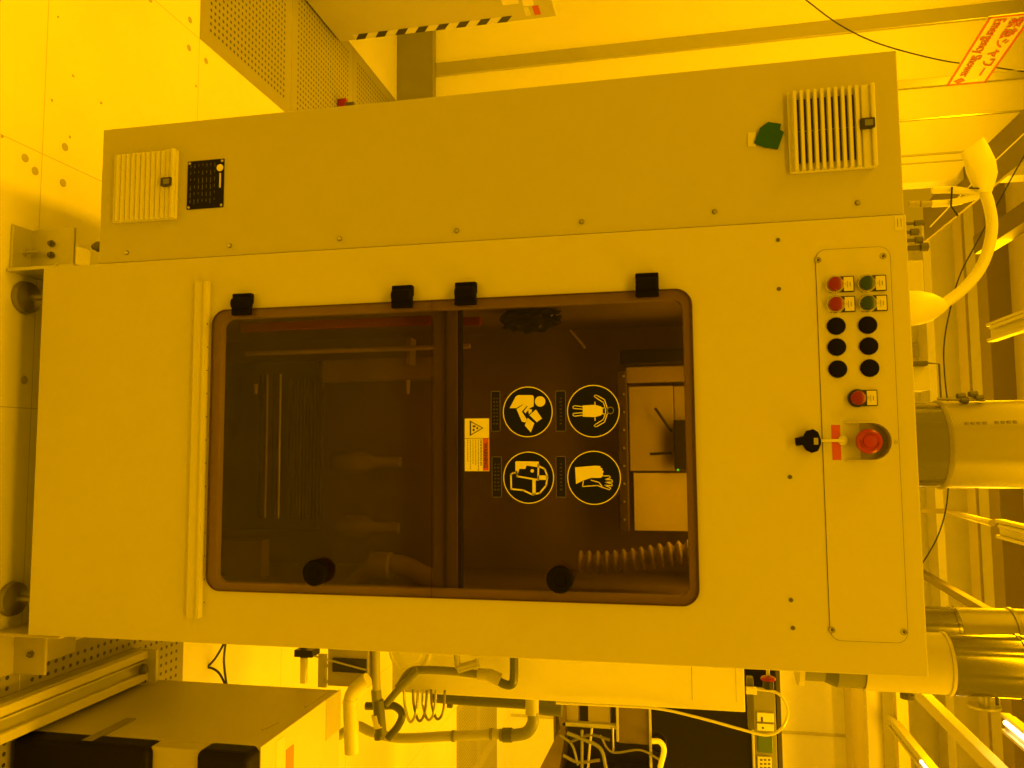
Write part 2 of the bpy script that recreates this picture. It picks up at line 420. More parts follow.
# ---- interior fittings
def ibox(name, px0, px1, py0, py1, Y, d, m_, bev=.003, label=None):
    a = at((px0+px1)/2, py0, Y=Y); b = at((px0+px1)/2, py1, Y=Y); c = at(px0, (py0+py1)/2, Y=Y); e = at(px1, (py0+py1)/2, Y=Y)
    return box(name, a.x, b.x, Y, Y+d, c.z, e.z, m_, mach, bev, label)
inred = mat('inner_red', (.30, .018, .1), .5); inl = mat('inner_pale', (.50, .44, .1), .5); inm = mat('inner_mid', (.34, .29, .06), .5); inw = mat('inner_white', (.5, .48, .4), .5)
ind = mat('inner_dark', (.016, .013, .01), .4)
ibox('red_strip', 240, 430, 319, 328, .10, .02, inred)
ibox('red_strip', 448, 480, 317, 325, .10, .02, inred)
pa, pb = at(246, 353, Y=.2), at(470, 347, Y=.2)
obj('supply_pipe', tube_bm(bmesh.new(), [(.5*(pa.x+pb.x), .2, pa.z), (.5*(pa.x+pb.x), .2, pb.z)], .006), inl, mach, smooth=True)
ibox('side_ledge', 322, 440, 358, 380, .3, .05, inm)
ibox('tank_wall', 222, 318, 362, 530, .36, .02, pvcinside)
bm = bmesh.new()
for k in range(11):
    q = 288+k*3.4; a = at(q, 378, Y=.34); b = at(q, 520, Y=.34); bx(bm, a.x, b.x, .34, .352, a.z-.0022, a.z+.0022)
obj('ribbed_insert', bm, pvcinside, mach)
for q, rr, mm in ((262, .005, ind), (268, .0026, steel), (275, .004, ind), (281, .0026, steel)):
    a = at(q, 374, Y=.26); b = at(q-3, 518, Y=.26)
    obj('rail', tube_bm(bmesh.new(), [(a.x, .26, (a.z+b.z)/2), (b.x, .26, (a.z+b.z)/2)], rr), mm, mach, smooth=True)
for x_, y_, ln in ((256, 384, 10), (408, 380, 14), (447, 386, 40)):
    a = at(x_, y_, Y=.25); b = at(x_, y_+ln, Y=.25)
    obj('nozzle', tube_bm(bmesh.new(), [(a.x, .25, a.z), (b.x, .25, a.z)], [.006, .004]), inl, mach, smooth=True)
a = at(408, 345, Y=.25); obj('valve_block', bx(bmesh.new(), a.x-.02, a.x+.05, .25, .29, a.z-.006, a.z+.008), inm, mach, bevel=.003)
for (x0_, x1_, yy, r_) in ((334, 378, 462, .03), (338, 378, 527, .032)):
    a = at(x0_, yy, Y=.42); b = at(x1_, yy, Y=.42); zc = a.z
    lathe('reflection_blob', (a.x, .42, a.z), (0, 0, 1), [(0, r_*.8), (.01, r_), ((b.z-a.z)*.7, r_), ((b.z-a.z)*.9, r_*.5), ((b.z-a.z)*1.5, r_*.45)], inm, mach)  # soft blob shapes imitate reflections in the lower door
# white elbow pipe at the bottom right of the lower door
pts = [at(350, 592, Y=.3), at(372, 570, Y=.3), at(400, 565, Y=.3), at(430, 578, Y=.3), at(462, 580, Y=.3)]
tube('elbow_pipe', pts, .026, inm, mach)
lathe('pipe_collar', at(372, 566, Y=.3)-Vector((0, 0, .0)), (0, 0, 1), [(0, .036), (.05, .036), (.055, .03)], inm, mach)
ibox('corner_bracket', 222, 262, 540, 592, .33, .04, inm)
ibox('mullion_shadow', 456, 461, 300, 592, .03, .02, ind, 0)  # dark strip built in place of the shadow above the mullion
# upper chamber
ibox('rear_panel', 634, 692, 473, 531, .45, .02, mat('inner_bright_panel', (.95, .95, .85), .5), .001, 'bright square rear panel')
inb = mat('inner_panel_mid', (.66, .63, .5), .5)
ibox('rear_panel', 629, 674, 386, 471, .45, .02, inb)
ibox('rear_panel', 674, 692, 386, 421, .45, .02, inb)
ibox('crossbar', 626, 692, 366, 382, .44, .03, inl)
ibox('crossbar', 620, 692, 349, 363, .40, .03, ind)
ctl = ibox('sensor_unit', 674, 690, 420, 470, .40, .03, ind)
p = at(678, 470, Y=.39); lathe('indicator', (p.x, .40, p.z), (0, -1, 0), [(0, .003), (.002, .002)], mat('green_glow', (.1, .6, .1), .4, emit=((.1, 1, .02), 1.2)), ctl, 10)
ibox('bolted_flange', 618, 628, 370, 532, .38, .02, pvcinside)
for k in range(9):
    p = at(623.5+k*.1, 376+k*18, Y=.375)
    lathe('flange_bolt', (p.x, .38, p.z), (0, -1, 0), [(0, .0032), (.003, .0025)], inw, mach, 10)
a = at(655, 408, Y=.42); b = at(672, 432, Y=.42); obj('handle_bar', tube_bm(bmesh.new(), [a, b], .0035, 8), ind, mach, smooth=True)
a = at(650, 454, Y=.42); b = at(672, 453, Y=.42); obj('handle_bar', tube_bm(bmesh.new(), [a, b], .0035, 8), ind, mach, smooth=True)
# corrugated hose
a = at(578, 562, Y=.28); b = at(696, 554, Y=.28); prof = []; n_ = 13; ln = (b-a).length
bm = bmesh.new(); ptsh = []; rad = []
for k in range(n_*6+1):
    t_ = k/(n_*6); ptsh.append(a.lerp(b, t_)+Vector((.006*math.sin(t_*5), 0, 0))); rad.append(.023+.006*math.sin(2*math.pi*k/6))
obj('corrugated_hose', tube_bm(bm, ptsh, rad, 18), inl, mach, smooth=True)
# crumpled dark shape standing in for a bag's reflection in the upper door
bm = bmesh.new(); bmesh.ops.create_icosphere(bm, subdivisions=4, radius=1)
c = at(530, 318, Y=.25)
for v in bm.verts:
    n_ = 1+.18*math.sin(v.co.x*9+v.co.z*5)*math.cos(v.co.z*8+2*v.co.y)
    v.co = c+Vector((v.co.x*.035*n_, v.co.y*.03*n_, v.co.z*.075*n_))
obj('bag_reflection', bm, mat('bag_dark', (.02, .025, .02), .12), mach, smooth=True)
a = at(570, 330, Y=.22); b = at(585, 348, Y=.22); obj('nozzle', tube_bm(bmesh.new(), [a, b], .003, 8), inw, mach, smooth=True)
inner_fill = area('bench_inner_fill', (.46, .28, 1.72), .5, .12, 1.5)  # added fill light that brightens the chamber, not a known bench lamp
inner_fill.data.color = YEL

# ---- safety signs on the upper door (polygons in a 5.689x enlarged frame of the photo at 460,380)
YS = -.0068
def zp(u, v, Y=YS): p = at(460+u/5.689, 380+v/5.689, Y=Y); return (p.x, p.z)
def sign_poly(parent, name, polys, strokes, dots, Y=YS-.0006, m_=signw, th=.0003, sw=5):
    bm = bmesh.new()
    for P in polys: prism_bm(bm, [zp(*q) for q in P], Y, Y+th)
    for S in strokes:
        q = [zp(*s) for s in S]; r = sw/5.689*.00212/2
        for (x0, z0), (x1, z1) in zip(q, q[1:]):
            dx, dz = x1-x0, z1-z0; l = math.hypot(dx, dz) or 1; nx, nz = -dz/l*r, dx/l*r; ex, ez = dx/l*r*.6, dz/l*r*.6
            prism_bm(bm, [(x0+nx-ex, z0+nz-ez), (x1+nx+ex, z1+nz+ez), (x1-nx+ex, z1-nz+ez), (x0-nx-ex, z0-nz-ez)], Y, Y+th)
    for (u, v, r) in dots:
        prism_bm(bm, [zp(u+r*math.cos(a), v+r*math.sin(a)) for a in [k*math.pi/10 for k in range(20)]], Y, Y+th)
    return obj(name, bm, m_, parent)
def circ(u, v, r, n=28): return [(u+r*math.cos(2*math.pi*k/n), v+r*math.sin(2*math.pi*k/n)) for k in range(n+1)]
def round_sign(u, v, r, polys, strokes, dots, lab, sw=5):
    x, z = zp(u, v); R_ = r/5.689*.00208
    s = lathe('safety_sign', (x, -.0066, z), (0, -1, 0), [(0, R_), (.0004, R_)], blue, d_up, 56, lab)
    # white rim is a thin ring
    o_ = [(x+R_*math.cos(2*math.pi*k/64), z+R_*math.sin(2*math.pi*k/64)) for k in range(64)]
    i_ = [(x+(R_-.0019)*math.cos(2*math.pi*k/64), z+(R_-.0019)*math.sin(2*math.pi*k/64)) for k in range(64)]
    ring_plate('sign_rim', o_, i_, -.0074, -.0070, signw, mach)
    sign_poly(mach, 'sign_pictogram', polys, strokes, dots, Y=-.0074, sw=sw)
round_sign(385, 181, 145,
    [[(283, 160), (316, 96), (330, 86), (412, 86), (420, 95), (419, 150), (398, 160), (372, 190), (363, 178), (385, 150), (355, 140), (320, 160)],
     [(322, 166), (358, 142), (382, 146), (352, 180), (386, 232), (368, 241), (352, 236)],
     [(395, 200), (432, 168), (467, 219), (437, 240)], [(385, 215), (423, 246), (403, 298), (369, 259)], [(388, 165), (410, 168), (408, 182), (392, 195)]],
    [], [(456, 122, 30)], 'round dark sign with a reader holding a booklet')
mir = lambda P: [(u, 352-v) for u, v in P]
arm = [(826, 160), (816, 128), (770, 99), (764, 92), (770, 86), (780, 88), (822, 112), (838, 160)]; leg_ = [(698, 152), (652, 146), (642, 152), (645, 162), (698, 166)]
round_sign(758, 177, 148,
    [[(698, 145), (768, 141), (800, 150), (812, 158), (812, 194), (800, 202), (768, 211), (698, 209)]],
    [arm, mir(arm), leg_, mir(leg_), circ(855, 173, 18), [(768, 125), (768, 141)], [(768, 230), (768, 211)], [(812, 160), (828, 158), (828, 194), (812, 192)]], [],
    'round dark sign with a figure wearing an apron', sw=5)
round_sign(390, 555, 147,
    [[(315, 465), (322, 462), (448, 464), (448, 497), (378, 486), (372, 506), (338, 505), (326, 545), (316, 530)],
     [(412, 566), (431, 569), (431, 652), (412, 652)], [(443, 543), (497, 543), (497, 568), (443, 568)]],
    [[(448, 490), (482, 506), (498, 550), (490, 600), (455, 642), (412, 652), (360, 627), (292, 620), (290, 538), (303, 528), (325, 528)],
     [(322, 520), (326, 548), (445, 568), (446, 480)]], [(411, 517, 10)], 'round dark sign with a head behind a face shield', sw=9)
round_sign(762, 556, 150,
    [[(655, 497), (770, 487), (800, 490), (798, 497), (812, 505), (808, 512), (818, 522), (812, 530), (815, 545), (800, 557), (745, 557), (700, 572), (660, 592)]],
    [[(702, 575), (697, 606), (780, 600), (850, 624), (858, 614), (822, 598), (866, 602), (864, 590), (825, 582), (868, 580), (864, 568), (825, 566), (856, 556), (850, 545), (818, 546)],
     [(745, 570), (790, 582), (808, 604)]], [], 'round dark sign with a pair of gloves', sw=5)
tagm = mat('tag_dark', (.014, .012, .1), .6, spec=.1); tage = mat('tag_edge', (.13, .115, .1), .5)
for (u0, v0, u1, v1, rows) in ((176, 64, 230, 292, 2), (543, 62, 604, 292, 1), (181, 436, 238, 668, 2), (545, 434, 604, 668, 1)):
    x0, z0 = zp(u0, v0); x1, z1 = zp(u1, v1)
    tg = plate('name_tag', rrect(min(x0, x1), max(x0, x1), min(z0, z1), max(z0, z1), .002, 3), -.0071, -.0066, tage, d_up)
    x0, x1 = sorted((x0, x1)); z0, z1 = sorted((z0, z1))
    plate('tag_face', [(x0+.0012, z0+.0012), (x1-.0012, z0+.0012), (x1-.0012, z1-.0012), (x0+.0012, z1-.0012)], -.0074, -.0071, tagm, mach)
    bm = bmesh.new()
    for r_ in range(rows):
        zc = z0+(z1-z0)*((r_+1)/(rows+1)); n_ = 8
        for k in range(n_):
            xc = x0+.016+(x1-x0-.032)*k/(n_-1); s_ = .0019
            bx(bm, xc-s_, xc+s_*.6, -.0077, -.0074, zc+s_*.5, zc+s_); bx(bm, xc-s_*.2, xc+s_*.2, -.0077, -.0074, zc-s_, zc+s_)
            if k % 2: bx(bm, xc-s_, xc+s_, -.0077, -.0074, zc-s_, zc-s_*.6)
    obj('tag_lettering', bm, mat('tag_print', (.10, .09, .1), .6), mach)
# warning label
x0, z1_ = zp(25, 525); xa, za = zp(25, 215)[0], zp(25, 215)[1]
WX0, WX1, WZ0, WZ1 = .386, .497, 1.197, 1.250
wlab = plate('warning_label', [(WX0, WZ0), (WX1, WZ0), (WX1, WZ1), (WX0, WZ1)], -.0071, -.0066, signw, d_up, label='pale label with warning triangle and red heading band')
plate('heading_band', [(.428, 1.2365), (WX1-.001, 1.2365), (WX1-.001, 1.249), (.428, 1.249)], -.0074, -.0071, orange, mach)
obj('heading_text', text_bm('WARNING', .0108, (.438, -.0076, 1.2390), FX, FZ, .0003, .0003), printk, mach)
bm = bmesh.new(); bx(bm, .4275, .4283, -.0074, -.0071, WZ0, WZ1)
cx, cz = .4065, 1.2215
tri = lambda s: [(cx-.0165*s, cz-.0135*s), (cx+.0165*s, cz-.0135*s), (cx, cz+.0165*s)]
to, ti = tri(1), tri(.78)
for i in range(3): prism_bm(bm, [to[i], to[(i+1) % 3], ti[(i+1) % 3], ti[i]], -.0074, -.0071)
bx(bm, cx-.006, cx-.002, -.0074, -.0071, cz-.007, cz-.001); bx(bm, cx+.001, cx+.006, -.0074, -.0071, cz-.007, cz-.003); bx(bm, cx-.002, cx+.002, -.0074, -.0071, cz+.001, cz+.005)
obj('triangle_mark', bm, printk, mach)
bm = bmesh.new()
for k, (l0, l1, hh) in enumerate(((0, .055, .0011), (0, .06, .0005), (0, .052, .0005), (0, .05, .0005), (0, .06, .0005), (0, .045, .0005))):
    zc = 1.2325-k*.0058; xx = .4305
    while xx < .4305+l1:
        wv = random.uniform(.002, .006); bx(bm, xx, xx+wv, -.0074, -.0071, zc-hh, zc+hh); xx += wv+.0012
obj('fine_print', bm, printk, mach)

# ---- drip rail below the window
bm = bmesh.new(); prof = [(.0, .547), (-.004, .547), (-.010, .552), (-.010, .577), (-.016, .5785), (-.016, .585), (0, .585)]
a_ = [bm.verts.new((.060, y, z)) for y, z in prof]; b_ = [bm.verts.new((.823, y, z)) for y, z in prof]
bm.faces.new(a_); bm.faces.new(b_[::-1])
for i in range(len(prof)): bm.faces.new((a_[i], b_[i], b_[(i+1) % len(prof)], a_[(i+1) % len(prof)]))
obj('drip_rail', bm, mat('rail_paint', (.57, .56, .5), .4), mach)
for k in range(13):
    y_ = 324+k*23.2; p = at(207.2-k*.30, y_, Y=-.0165)
    lathe('rail_rivet', (p.x, -.0158, p.z+.0007), (0, -1, 0), [(0, .0016), (.0008, .0012)], shadowgrey, mach, 10)
for (px, py) in ((778, 240), (779, 289), (790, 477), (791, 600), (793, 628), (56, 265)):
    p = at(px, py, Y=0); screw(p.x, 0, p.z, mach, .0042, dark if py != 265 else steel)

# ---- control panel
pan = thing('x', '', '', (0, 0, 0)); bpy.data.objects.remove(pan)
plate('panel_gap', rrect(.0612, .8188, 1.9142, 2.0528, .0208), -.0008, .0, mat('gap_brown', (.12, .10, .1), .8), mach)
pan = plate('control_panel', rrect(.0622, .8178, 1.9152, 2.0518, .02), -.0018, 0.0, cream, mach)
for (px, py) in ((818, 260), (883, 256), (832, 630), (904, 632)):
    p = at(px, py, Y=-.002)
    lathe('panel_screw', (p.x, -.0018, p.z), (0, -1, 0), [(0, .0062), (.001, .0060), (.001, .004), (.0004, .003), (.0004, 0)], mat('screw_dull', (.30, .29, .28), .4, metal=.4), pan, 18)
    lathe('screw_socket', (p.x, -.0022, p.z), (0, -1, 0), [(0, .0022), (.0008, .0018)], shadowgrey, pan, 8)
labm = mat('button_plate_white', (.66, .65, .62), .5)
def push_button(px, py, lens, lab, ring=True):
    p = at(px, py, Y=-.01); x, z = p.x, p.z
    bt = lathe('push_button', (x, -.0018, z), (0, -1, 0), [(0, .0175), (.006, .0175), (.0075, .0165)], chrome if ring else black, pan, 36, lab)
    lathe('lens', (x, -.009, z), (0, -1, 0), [(0, .0138), (.006, .0138), (.0085, .0125), (.0095, .009), (.0098, 0)], lens, bt, 32)
    plate('legend_frame', rrect(x-.0158, x+.0158, z-(.001 if not ring else .01), z+.0365, .0015, 2), -.0045, -.0018, black, pan)
    plate('legend_plate', [(x-.0138, z+.0172), (x+.0138, z+.0172), (x+.0138, z+.0346), (x-.0138, z+.0346)], -.0056, -.0045, labm, pan)
    bm = bmesh.new(); bx(bm, x-.004, x+.005, -.0059, -.0056, z+.028, z+.0295); bx(bm, x-.006, x+.007, -.0059, -.0056, z+.0235, z+.0245); bx(bm, x-.003, x+.003, -.0059, -.0056, z+.0205, z+.0212)
    obj('legend_print', bm, mat('legend_ink', (.25, .24, .2), .6), pan)
push_button(835, 284, redd, 'upper red push button'); push_button(867, 283, greend, 'upper green push button')
push_button(836, 304, redd, 'lower red push button'); push_button(868, 303, greend, 'lower green push button')
push_button(858, 398, redd, 'lone red lamp button', ring=False)
for (px, py) in ((836.5, 326), (868, 325), (837, 347), (869, 346), (838, 369), (870, 368)):
    p = at(px, py, Y=-.005)
    lathe('blanking_plug', (p.x, -.0018, p.z), (0, -1, 0), [(0, .0172), (.003, .0172), (.006, .0155), (.007, .011), (.0072, 0)], hm, pan, 32)
# emergency stop with sloped guard
es = at(870, 441, Y=-.03); ex, ez = .441, at(869, 441, Y=-.015).z-.002
gz = ez+.004; R1, R2 = .0385, .0350
def upath(r, k=24):
    pts = [(-r, -.044), (-r, -.030), (-r, -.015)]+[(-r*math.cos(math.pi*q/k), r*math.sin(math.pi*q/k)) for q in range(k+1)]+[(r, -.015), (r, -.030), (r, -.044)]
    return pts
hts = [.0006, .010, .020]+[.027]*25+[.020, .010, .0006]
bm = bmesh.new(); rings = []
for r_, top in ((R1, 0), (R1, 1), (R2, 1), (R2, 0)):
    rings.append([bm.verts.new((ex+px_, -.0018-(h_ if top else 0), gz+pz_)) for (px_, pz_), h_ in zip(upath(r_), hts)])
for a_, b_ in zip(rings, rings[1:]+rings[:1]):
    for k in range(len(a_)-1): bm.faces.new((a_[k], a_[k+1], b_[k+1], b_[k]))
bm.faces.new([r_[0] for r_ in rings]); bm.faces.new([r_[-1] for r_ in rings][::-1])
guard = obj('stop_guard', bm, mat('guard_cream', (.50, .48, .44), .4), pan, smooth=True)
plate('guard_floor', [(ex+a_, gz+b_) for a_, b_ in upath(.0352)[2:-2]], -.0026, -.0018, mat('guard_plate_shaded', (.33, .30, .26), .5), guard)  # floor colour darkened for the shadow inside the guard
estop = lathe('emergency_stop_button', (ex, -.0028, ez), (0, -1, 0), [(0, .014), (.014, .014), (.015, .0215), (.019, .0238), (.026, .023), (.029, .019), (.0285, .0125), (.031, .0115), (.032, 0)], redm, pan, 40)
bm = bmesh.new()
for a0 in (20, 140, 260):
    pts = [(ex+.0162*math.cos(math.radians(a0+k*9)), -.0318, ez+.0162*math.sin(math.radians(a0+k*9))) for k in range(8)]
    tube_bm(bm, pts, .0013, 6)
obj('turn_arrow', bm, mat('deep_red', (.25, .02, .1), .5), estop, smooth=True)
p = at(896, 442, Y=0); lathe('guard_screw', (p.x, -.0018, p.z), (0, -1, 0), [(0, .004), (.001, .0035)], plugm, pan, 12)
# red strip, lock and key
plate('red_strip_label', [(at(835, 425, Y=0).x, 1.9315), (at(836, 460, Y=0).x, 1.9315), (at(836, 460, Y=0).x, 1.9475), (at(835, 425, Y=0).x, 1.9475)], -.0024, -.0018, orange, pan)
lk = at(838, 440.5, Y=-.005)
lock = lathe('key_lock', (lk.x, -.0018, 1.9515), (0, -1, 0), [(0, .0095), (.003, .0095), (.005, .008), (.005, 0)], ventm, pan, 24)
key = thing('key', 'key with black moulded head hanging from the lock below the emergency stop', 'key', (lk.x, -.012, 1.87))
bm = bmesh.new(); bx(bm, lk.x-.0028, lk.x+.0028, -.0115, -.0085, 1.903, 1.953)
obj('blade', bm, ventm, key, bevel=.0008)
kp = [(px, py) for px, py in ((795, 438), (804, 436), (806, 431), (813, 429), (818, 432), (821, 440), (821, 444), (818, 451), (812, 453), (806, 450), (803, 445), (796, 446))]
plate('key_head', [(at(u, v, Y=-.015).x, at(u, v, Y=-.015).z) for u, v in kp], -.018, -.008, hm, key, bevel=.0015)
q = at(816, 441, Y=-.018)
plate('head_mark', [(q.x-.006, q.z-.004), (q.x+.007, q.z-.004), (q.x+.007, q.z+.004), (q.x-.006, q.z+.004)], -.0188, -.018, mat('mark_pale', (.3, .3, .28), .5), key)
# asset sticker top left
plate('asset_sticker', [(.002, 2.064), (.031, 2.064), (.031, 2.079), (.002, 2.079)], -.0006, 0, ventm, mach)
bm = bmesh.new(); bx(bm, .008, .024, -.0009, -.0006, 2.0745, 2.0753); bx(bm, .008, .024, -.0009, -.0006, 2.0685, 2.0693)
obj('sticker_print', bm, printk, mach)

# ---- leveling feet and floor bracket
def foot(x, y):
    f = lathe('leveling_foot', (x, y, 0), (0, 0, 1), [(0, .040), (.006, .043), (.018, .040), (.026, .014), (.03, .009), (.078, .009), (.082, .030), (.092, .036), (.118, .036), (.122, .012), (.1335, .012)], brass, mach, 28)
    return f
foot(.055, .08); foot(.815, .08); foot(.055, .85); foot(.815, .85)
br_t = thing('anchor_bracket', 'grey floor anchor bracket with two bolts at the bench left foot', 'bracket', (-.06, .15, 0))
bm = bmesh.new()
a = at(8, 225, Y=.10); bx(bm, -.125, -.002, .09, .098, .004, .135); bx(bm, -.125, -.002, .03, .30, .001, .008); bx(bm, -.010, -.001, .02, .30, .003, .20)
br = obj('angle_plate', bm, alu, br_t, bevel=.002)
for x_, y_ in ((-.085, .09), (-.055, .09)):
    lathe('anchor_bolt', (x_, .09, .07), (0, -1, 0), [(0, .009), (.006, .009), (.006, .005), (.012, .005)], dark, br, 6)
lathe('anchor_stud', (-.06, .07, .008), (0, 0, 1), [(0, .010), (.008, .010), (.008, .005), (.04, .005)], steel, br, 6)
br_t = thing('anchor_bracket', 'grey floor anchor bracket at the bench right foot beside the trunking', 'bracket', (.94, .15, 0))
bm = bmesh.new(); bx(bm, .884, 1.0, .09, .098, .004, .10); bx(bm, .884, 1.0, .03, .30, .001, .008); bx(bm, .884, .892, .02, .30, .003, .20)
obj('angle_plate', bm, plugm, br_t, bevel=.003)
lathe('anchor_bolt', (.95, .09, .06), (0, -1, 0), [(0, .009), (.006, .009), (.006, .005), (.012, .005)], dark, br_t, 6)

# ================================================================= ELECTRICAL CABINET on the left
cab = thing('electrical_cabinet', 'grey electrical cabinet fixed to the left side of the cream bench', 'cabinet', (-.17, .2, .28))
CX0, CZ0 = -.3345, .281
obj('body', bx(bmesh.new(), CX0, -.001, .004, .45, CZ0, Z1-.002), grey, cab, bevel=.002)
bm = bmesh.new(); gx = at(93, 247, Y=.06).x; tube_like(bm, Vector((gx, .06, .215)), Vector((0, 0, 1)), [(0, .006), (.015, .013), (.045, .013), (.05, .008)], 16); bx(bm, gx-.05, gx+.02, .05, .07, .262, .283)
obj('cable_gland', bm, dark, cab, bevel=.002)
def vent(z0, z1, gaps, lab):
    x0, x1 = -.2645, -.0965
    v = plate('vent_grille', rrect(x0, x1, z0, z1, .004, 3), -.006, .004, ventm, cab, bevel=.002, label=lab)
    zz1 = z1-.028; n_ = 10; step = (zz1-z0-.006)/n_
    bm = bmesh.new()
    for k in range(n_):
        zc = z0+.008+k*step
        # tilted louvre
        P = [(-.006, zc), (-.016, zc+.0015), (-.016, zc+step*.56), (-.006, zc+step*.62)] if gaps else [(-.006, zc), (-.0105, zc+.002), (-.0075, zc+step*.85), (-.006, zc+step*.98)]
        a_ = [bm.verts.new((x0+.002, y, z)) for y, z in P]; b_ = [bm.verts.new((x1-.002, y, z)) for y, z in P]
        bm.faces.new(a_); bm.faces.new(b_[::-1])
        for i in range(4): bm.faces.new((a_[i], b_[i], b_[(i+1) % 4], a_[(i+1) % 4]))
    obj('louvres', bm, ventm, v)
    box('top_band', x0, x1, -.010, -.006, z1-.026, z1-.001, ventm, v, .003)
    box('top_lip', x0, x1, -.016, -.010, z1-.009, z1-.001, ventm, v, .002)
    if gaps:
        bm = bmesh.new()
        for k in range(n_-1):
            zc = z0+.008+k*step+step*.64; bx(bm, x0+.018, (x0+x1)/2-.001, -.0075, -.006, zc, zc+step*.34); bx(bm, (x0+x1)/2+.001, x1-.018, -.0075, -.006, zc, zc+step*.34)
        obj('slots', bm, shadowgrey, v)
    xm = (x0+x1)/2-.002
    plate('clip', rrect(xm-.010, xm+.010, z1-.031, z1-.004, .002, 3), -.020, -.010, black, v, bevel=.001)
    plate('clip_badge', [(xm-.006, z1-.023), (xm+.006, z1-.023), (xm+.006, z1-.008), (xm-.006, z1-.008)], -.0206, -.020, mat('badge_olive', (.16, .17, .1), .4), v)
vent(1.8725, 2.036, True, 'upper grille with dark slots')
vent(.323, .491, False, 'lower grille')
np_ = plate('nameplate', [(-.2345, .516), (-.118, .516), (-.118, .611), (-.2345, .611)], .002, .004, mat('nameplate_black', (.009, .008, .01), .5, spec=.1), cab)
for x_, z_ in ((-.2295, .521), (-.123, .521), (-.123, .606), (-.2295, .606)):
    lathe('rivet', (x_, .002, z_), (0, -1, 0), [(0, .0032), (.0012, .0028), (.0018, 0)], plugm, np_, 12)
lathe('round_sticker', (-.213, .0018, .601), (0, -1, 0), [(0, .0085), (.0008, .0085)], signw, np_, 24)
bm = bmesh.new()
for (xa, xb, za) in ((-.20, -.165, .600),): bx(bm, xa, xb, .0012, .002, za, za+.004)
obj('plate_strip', bm, ventm, np_)
bm = bmesh.new()
for r_ in range(7):
    for k in range(6):
        xx = -.226+k*.017; bx(bm, xx, xx+random.uniform(.004, .013), .0012, .002, .524+r_*.0105, .5252+r_*.0105)
obj('plate_print', bm, mat('print_dim', (.10, .10, .1), .6), np_)
for (px, py) in ((127, 253), (230, 246), (340, 239), (457, 231), (582, 222), (715, 212), (858, 203)):
    p = at(px, py, Y=.004)
    s = lathe('cover_screw', (p.x, .004, p.z), (0, -1, 0), [(0, .0042), (.004, .0042), (.006, .003), (.006, 0)], steel, cab, 12)
    lathe('screw_washer', (p.x-.0005, .004, p.z-.0005), (0, -1, 0), [(0, .0055), (.0012, .0055)], dark, s, 14)
# green tape and paper tag
P = [at(u, v, Y=0) for u, v in ((760, 128), (768, 122), (781, 124), (780, 130), (784, 132), (778, 149), (764, 147), (754, 143))]
plate('green_tape', [(p.x, p.z) for p in P], -.001, .004, mat('green_tape', (.012, .085, .05), .25, var=.3, scale=40), cab, label='dark green tape patch beside the upper grille')
P = [at(u, v, Y=0) for u, v in ((748, 132), (756, 132), (756, 146), (748, 146))]
plate('paper_tag', [(p.x, p.z) for p in P], .002, .004, ventm, cab)

# ================================================================= DUCTS AND TUBES ON TOP
t = thing('exhaust_duct', 'wide pale vertical exhaust duct rising from the bench top', 'duct', (.448, .32, Z1))
dx, dy, dr = .448, .34, .098
lathe('duct_collar', (dx, dy, Z1-.002), (0, 0, 1), [(0, dr), (.20, dr)], galv, t, 48)
zc = at(950, 445, Y=dy-dr).z
lathe('duct_pipe', (dx, dy, zc), (0, 0, 1), [(0, dr+.001), (.004, dr+.004), (.010, dr+.004), (.012, dr+.001), (CEIL-zc, dr+.001)], ducting, t, 48)
bm = bmesh.new()
for k in range(9):
    p = at(966+k*6, 424-k*.2, Y=dy-dr*.85)
    if k in (4,): continue
    v = Vector((p.x-dx, 0, 0)); yy = dy-math.sqrt(max(0, (dr+.0015)**2-(p.x-dx)**2))
    bx(bm, p.x-.004, p.x+.004, yy-.0008, yy+.002, p.z-.003, p.z+.004)
obj('stamped_marks', bm, mat('stamp_ink', (.25, .24, .22), .6), t)
# cream/galvanised reducer duct at the back right corner
ry = .52; rr = .072
zA, zB, zC, zD, zE = [at(q, 688, Y=ry).z for q in (802, 823, 835, 862, 949)]
rx = at(930, 692, Y=ry).x-rr-.004
t = thing('reducer_duct', 'vertical duct at the bench corner with grey pipe, cream sleeve and galvanised top', 'duct', (rx, 1.06, 0))
rx += .006
def duct_section(name, z0, z1, r, m_, lip=False, lab=None):
    pr = [(0, r), (z1-z0, r)] if not lip else [(0, r), (z1-z0-.010, r), (z1-z0-.009, r+.003), (z1-z0-.002, r+.003), (z1-z0, r)]
    return lathe(name, (rx, ry, z0), (0, 0, 1), pr, m_, t, 40, lab)
RIGHTEDGE = rx+rr
duct_section('lower_pipe', zA, zB, rr-.016, pvc); lathe('pipe_flange', (rx, ry, zA-.012), (0, 0, 1), [(0, rr-.004), (.012, rr-.004)], cream, t, 40)
lathe('cone', (rx, ry, zB), (0, 0, 1), [(0, rr-.016), (zC-zB, rr-.004)], pvcd, t, 40)
duct_section('grey_sleeve', zC, zD, rr-.004, pvc)
duct_section('cream_sleeve', zD, zE, rr, cream, True)
zF = at(1022, 670, Y=ry).z
duct_section('galvanised_pipe', zE, zF, rr+.001, galv, True)
duct_section('galvanised_pipe', zF, CEIL, rr+.001, galv)
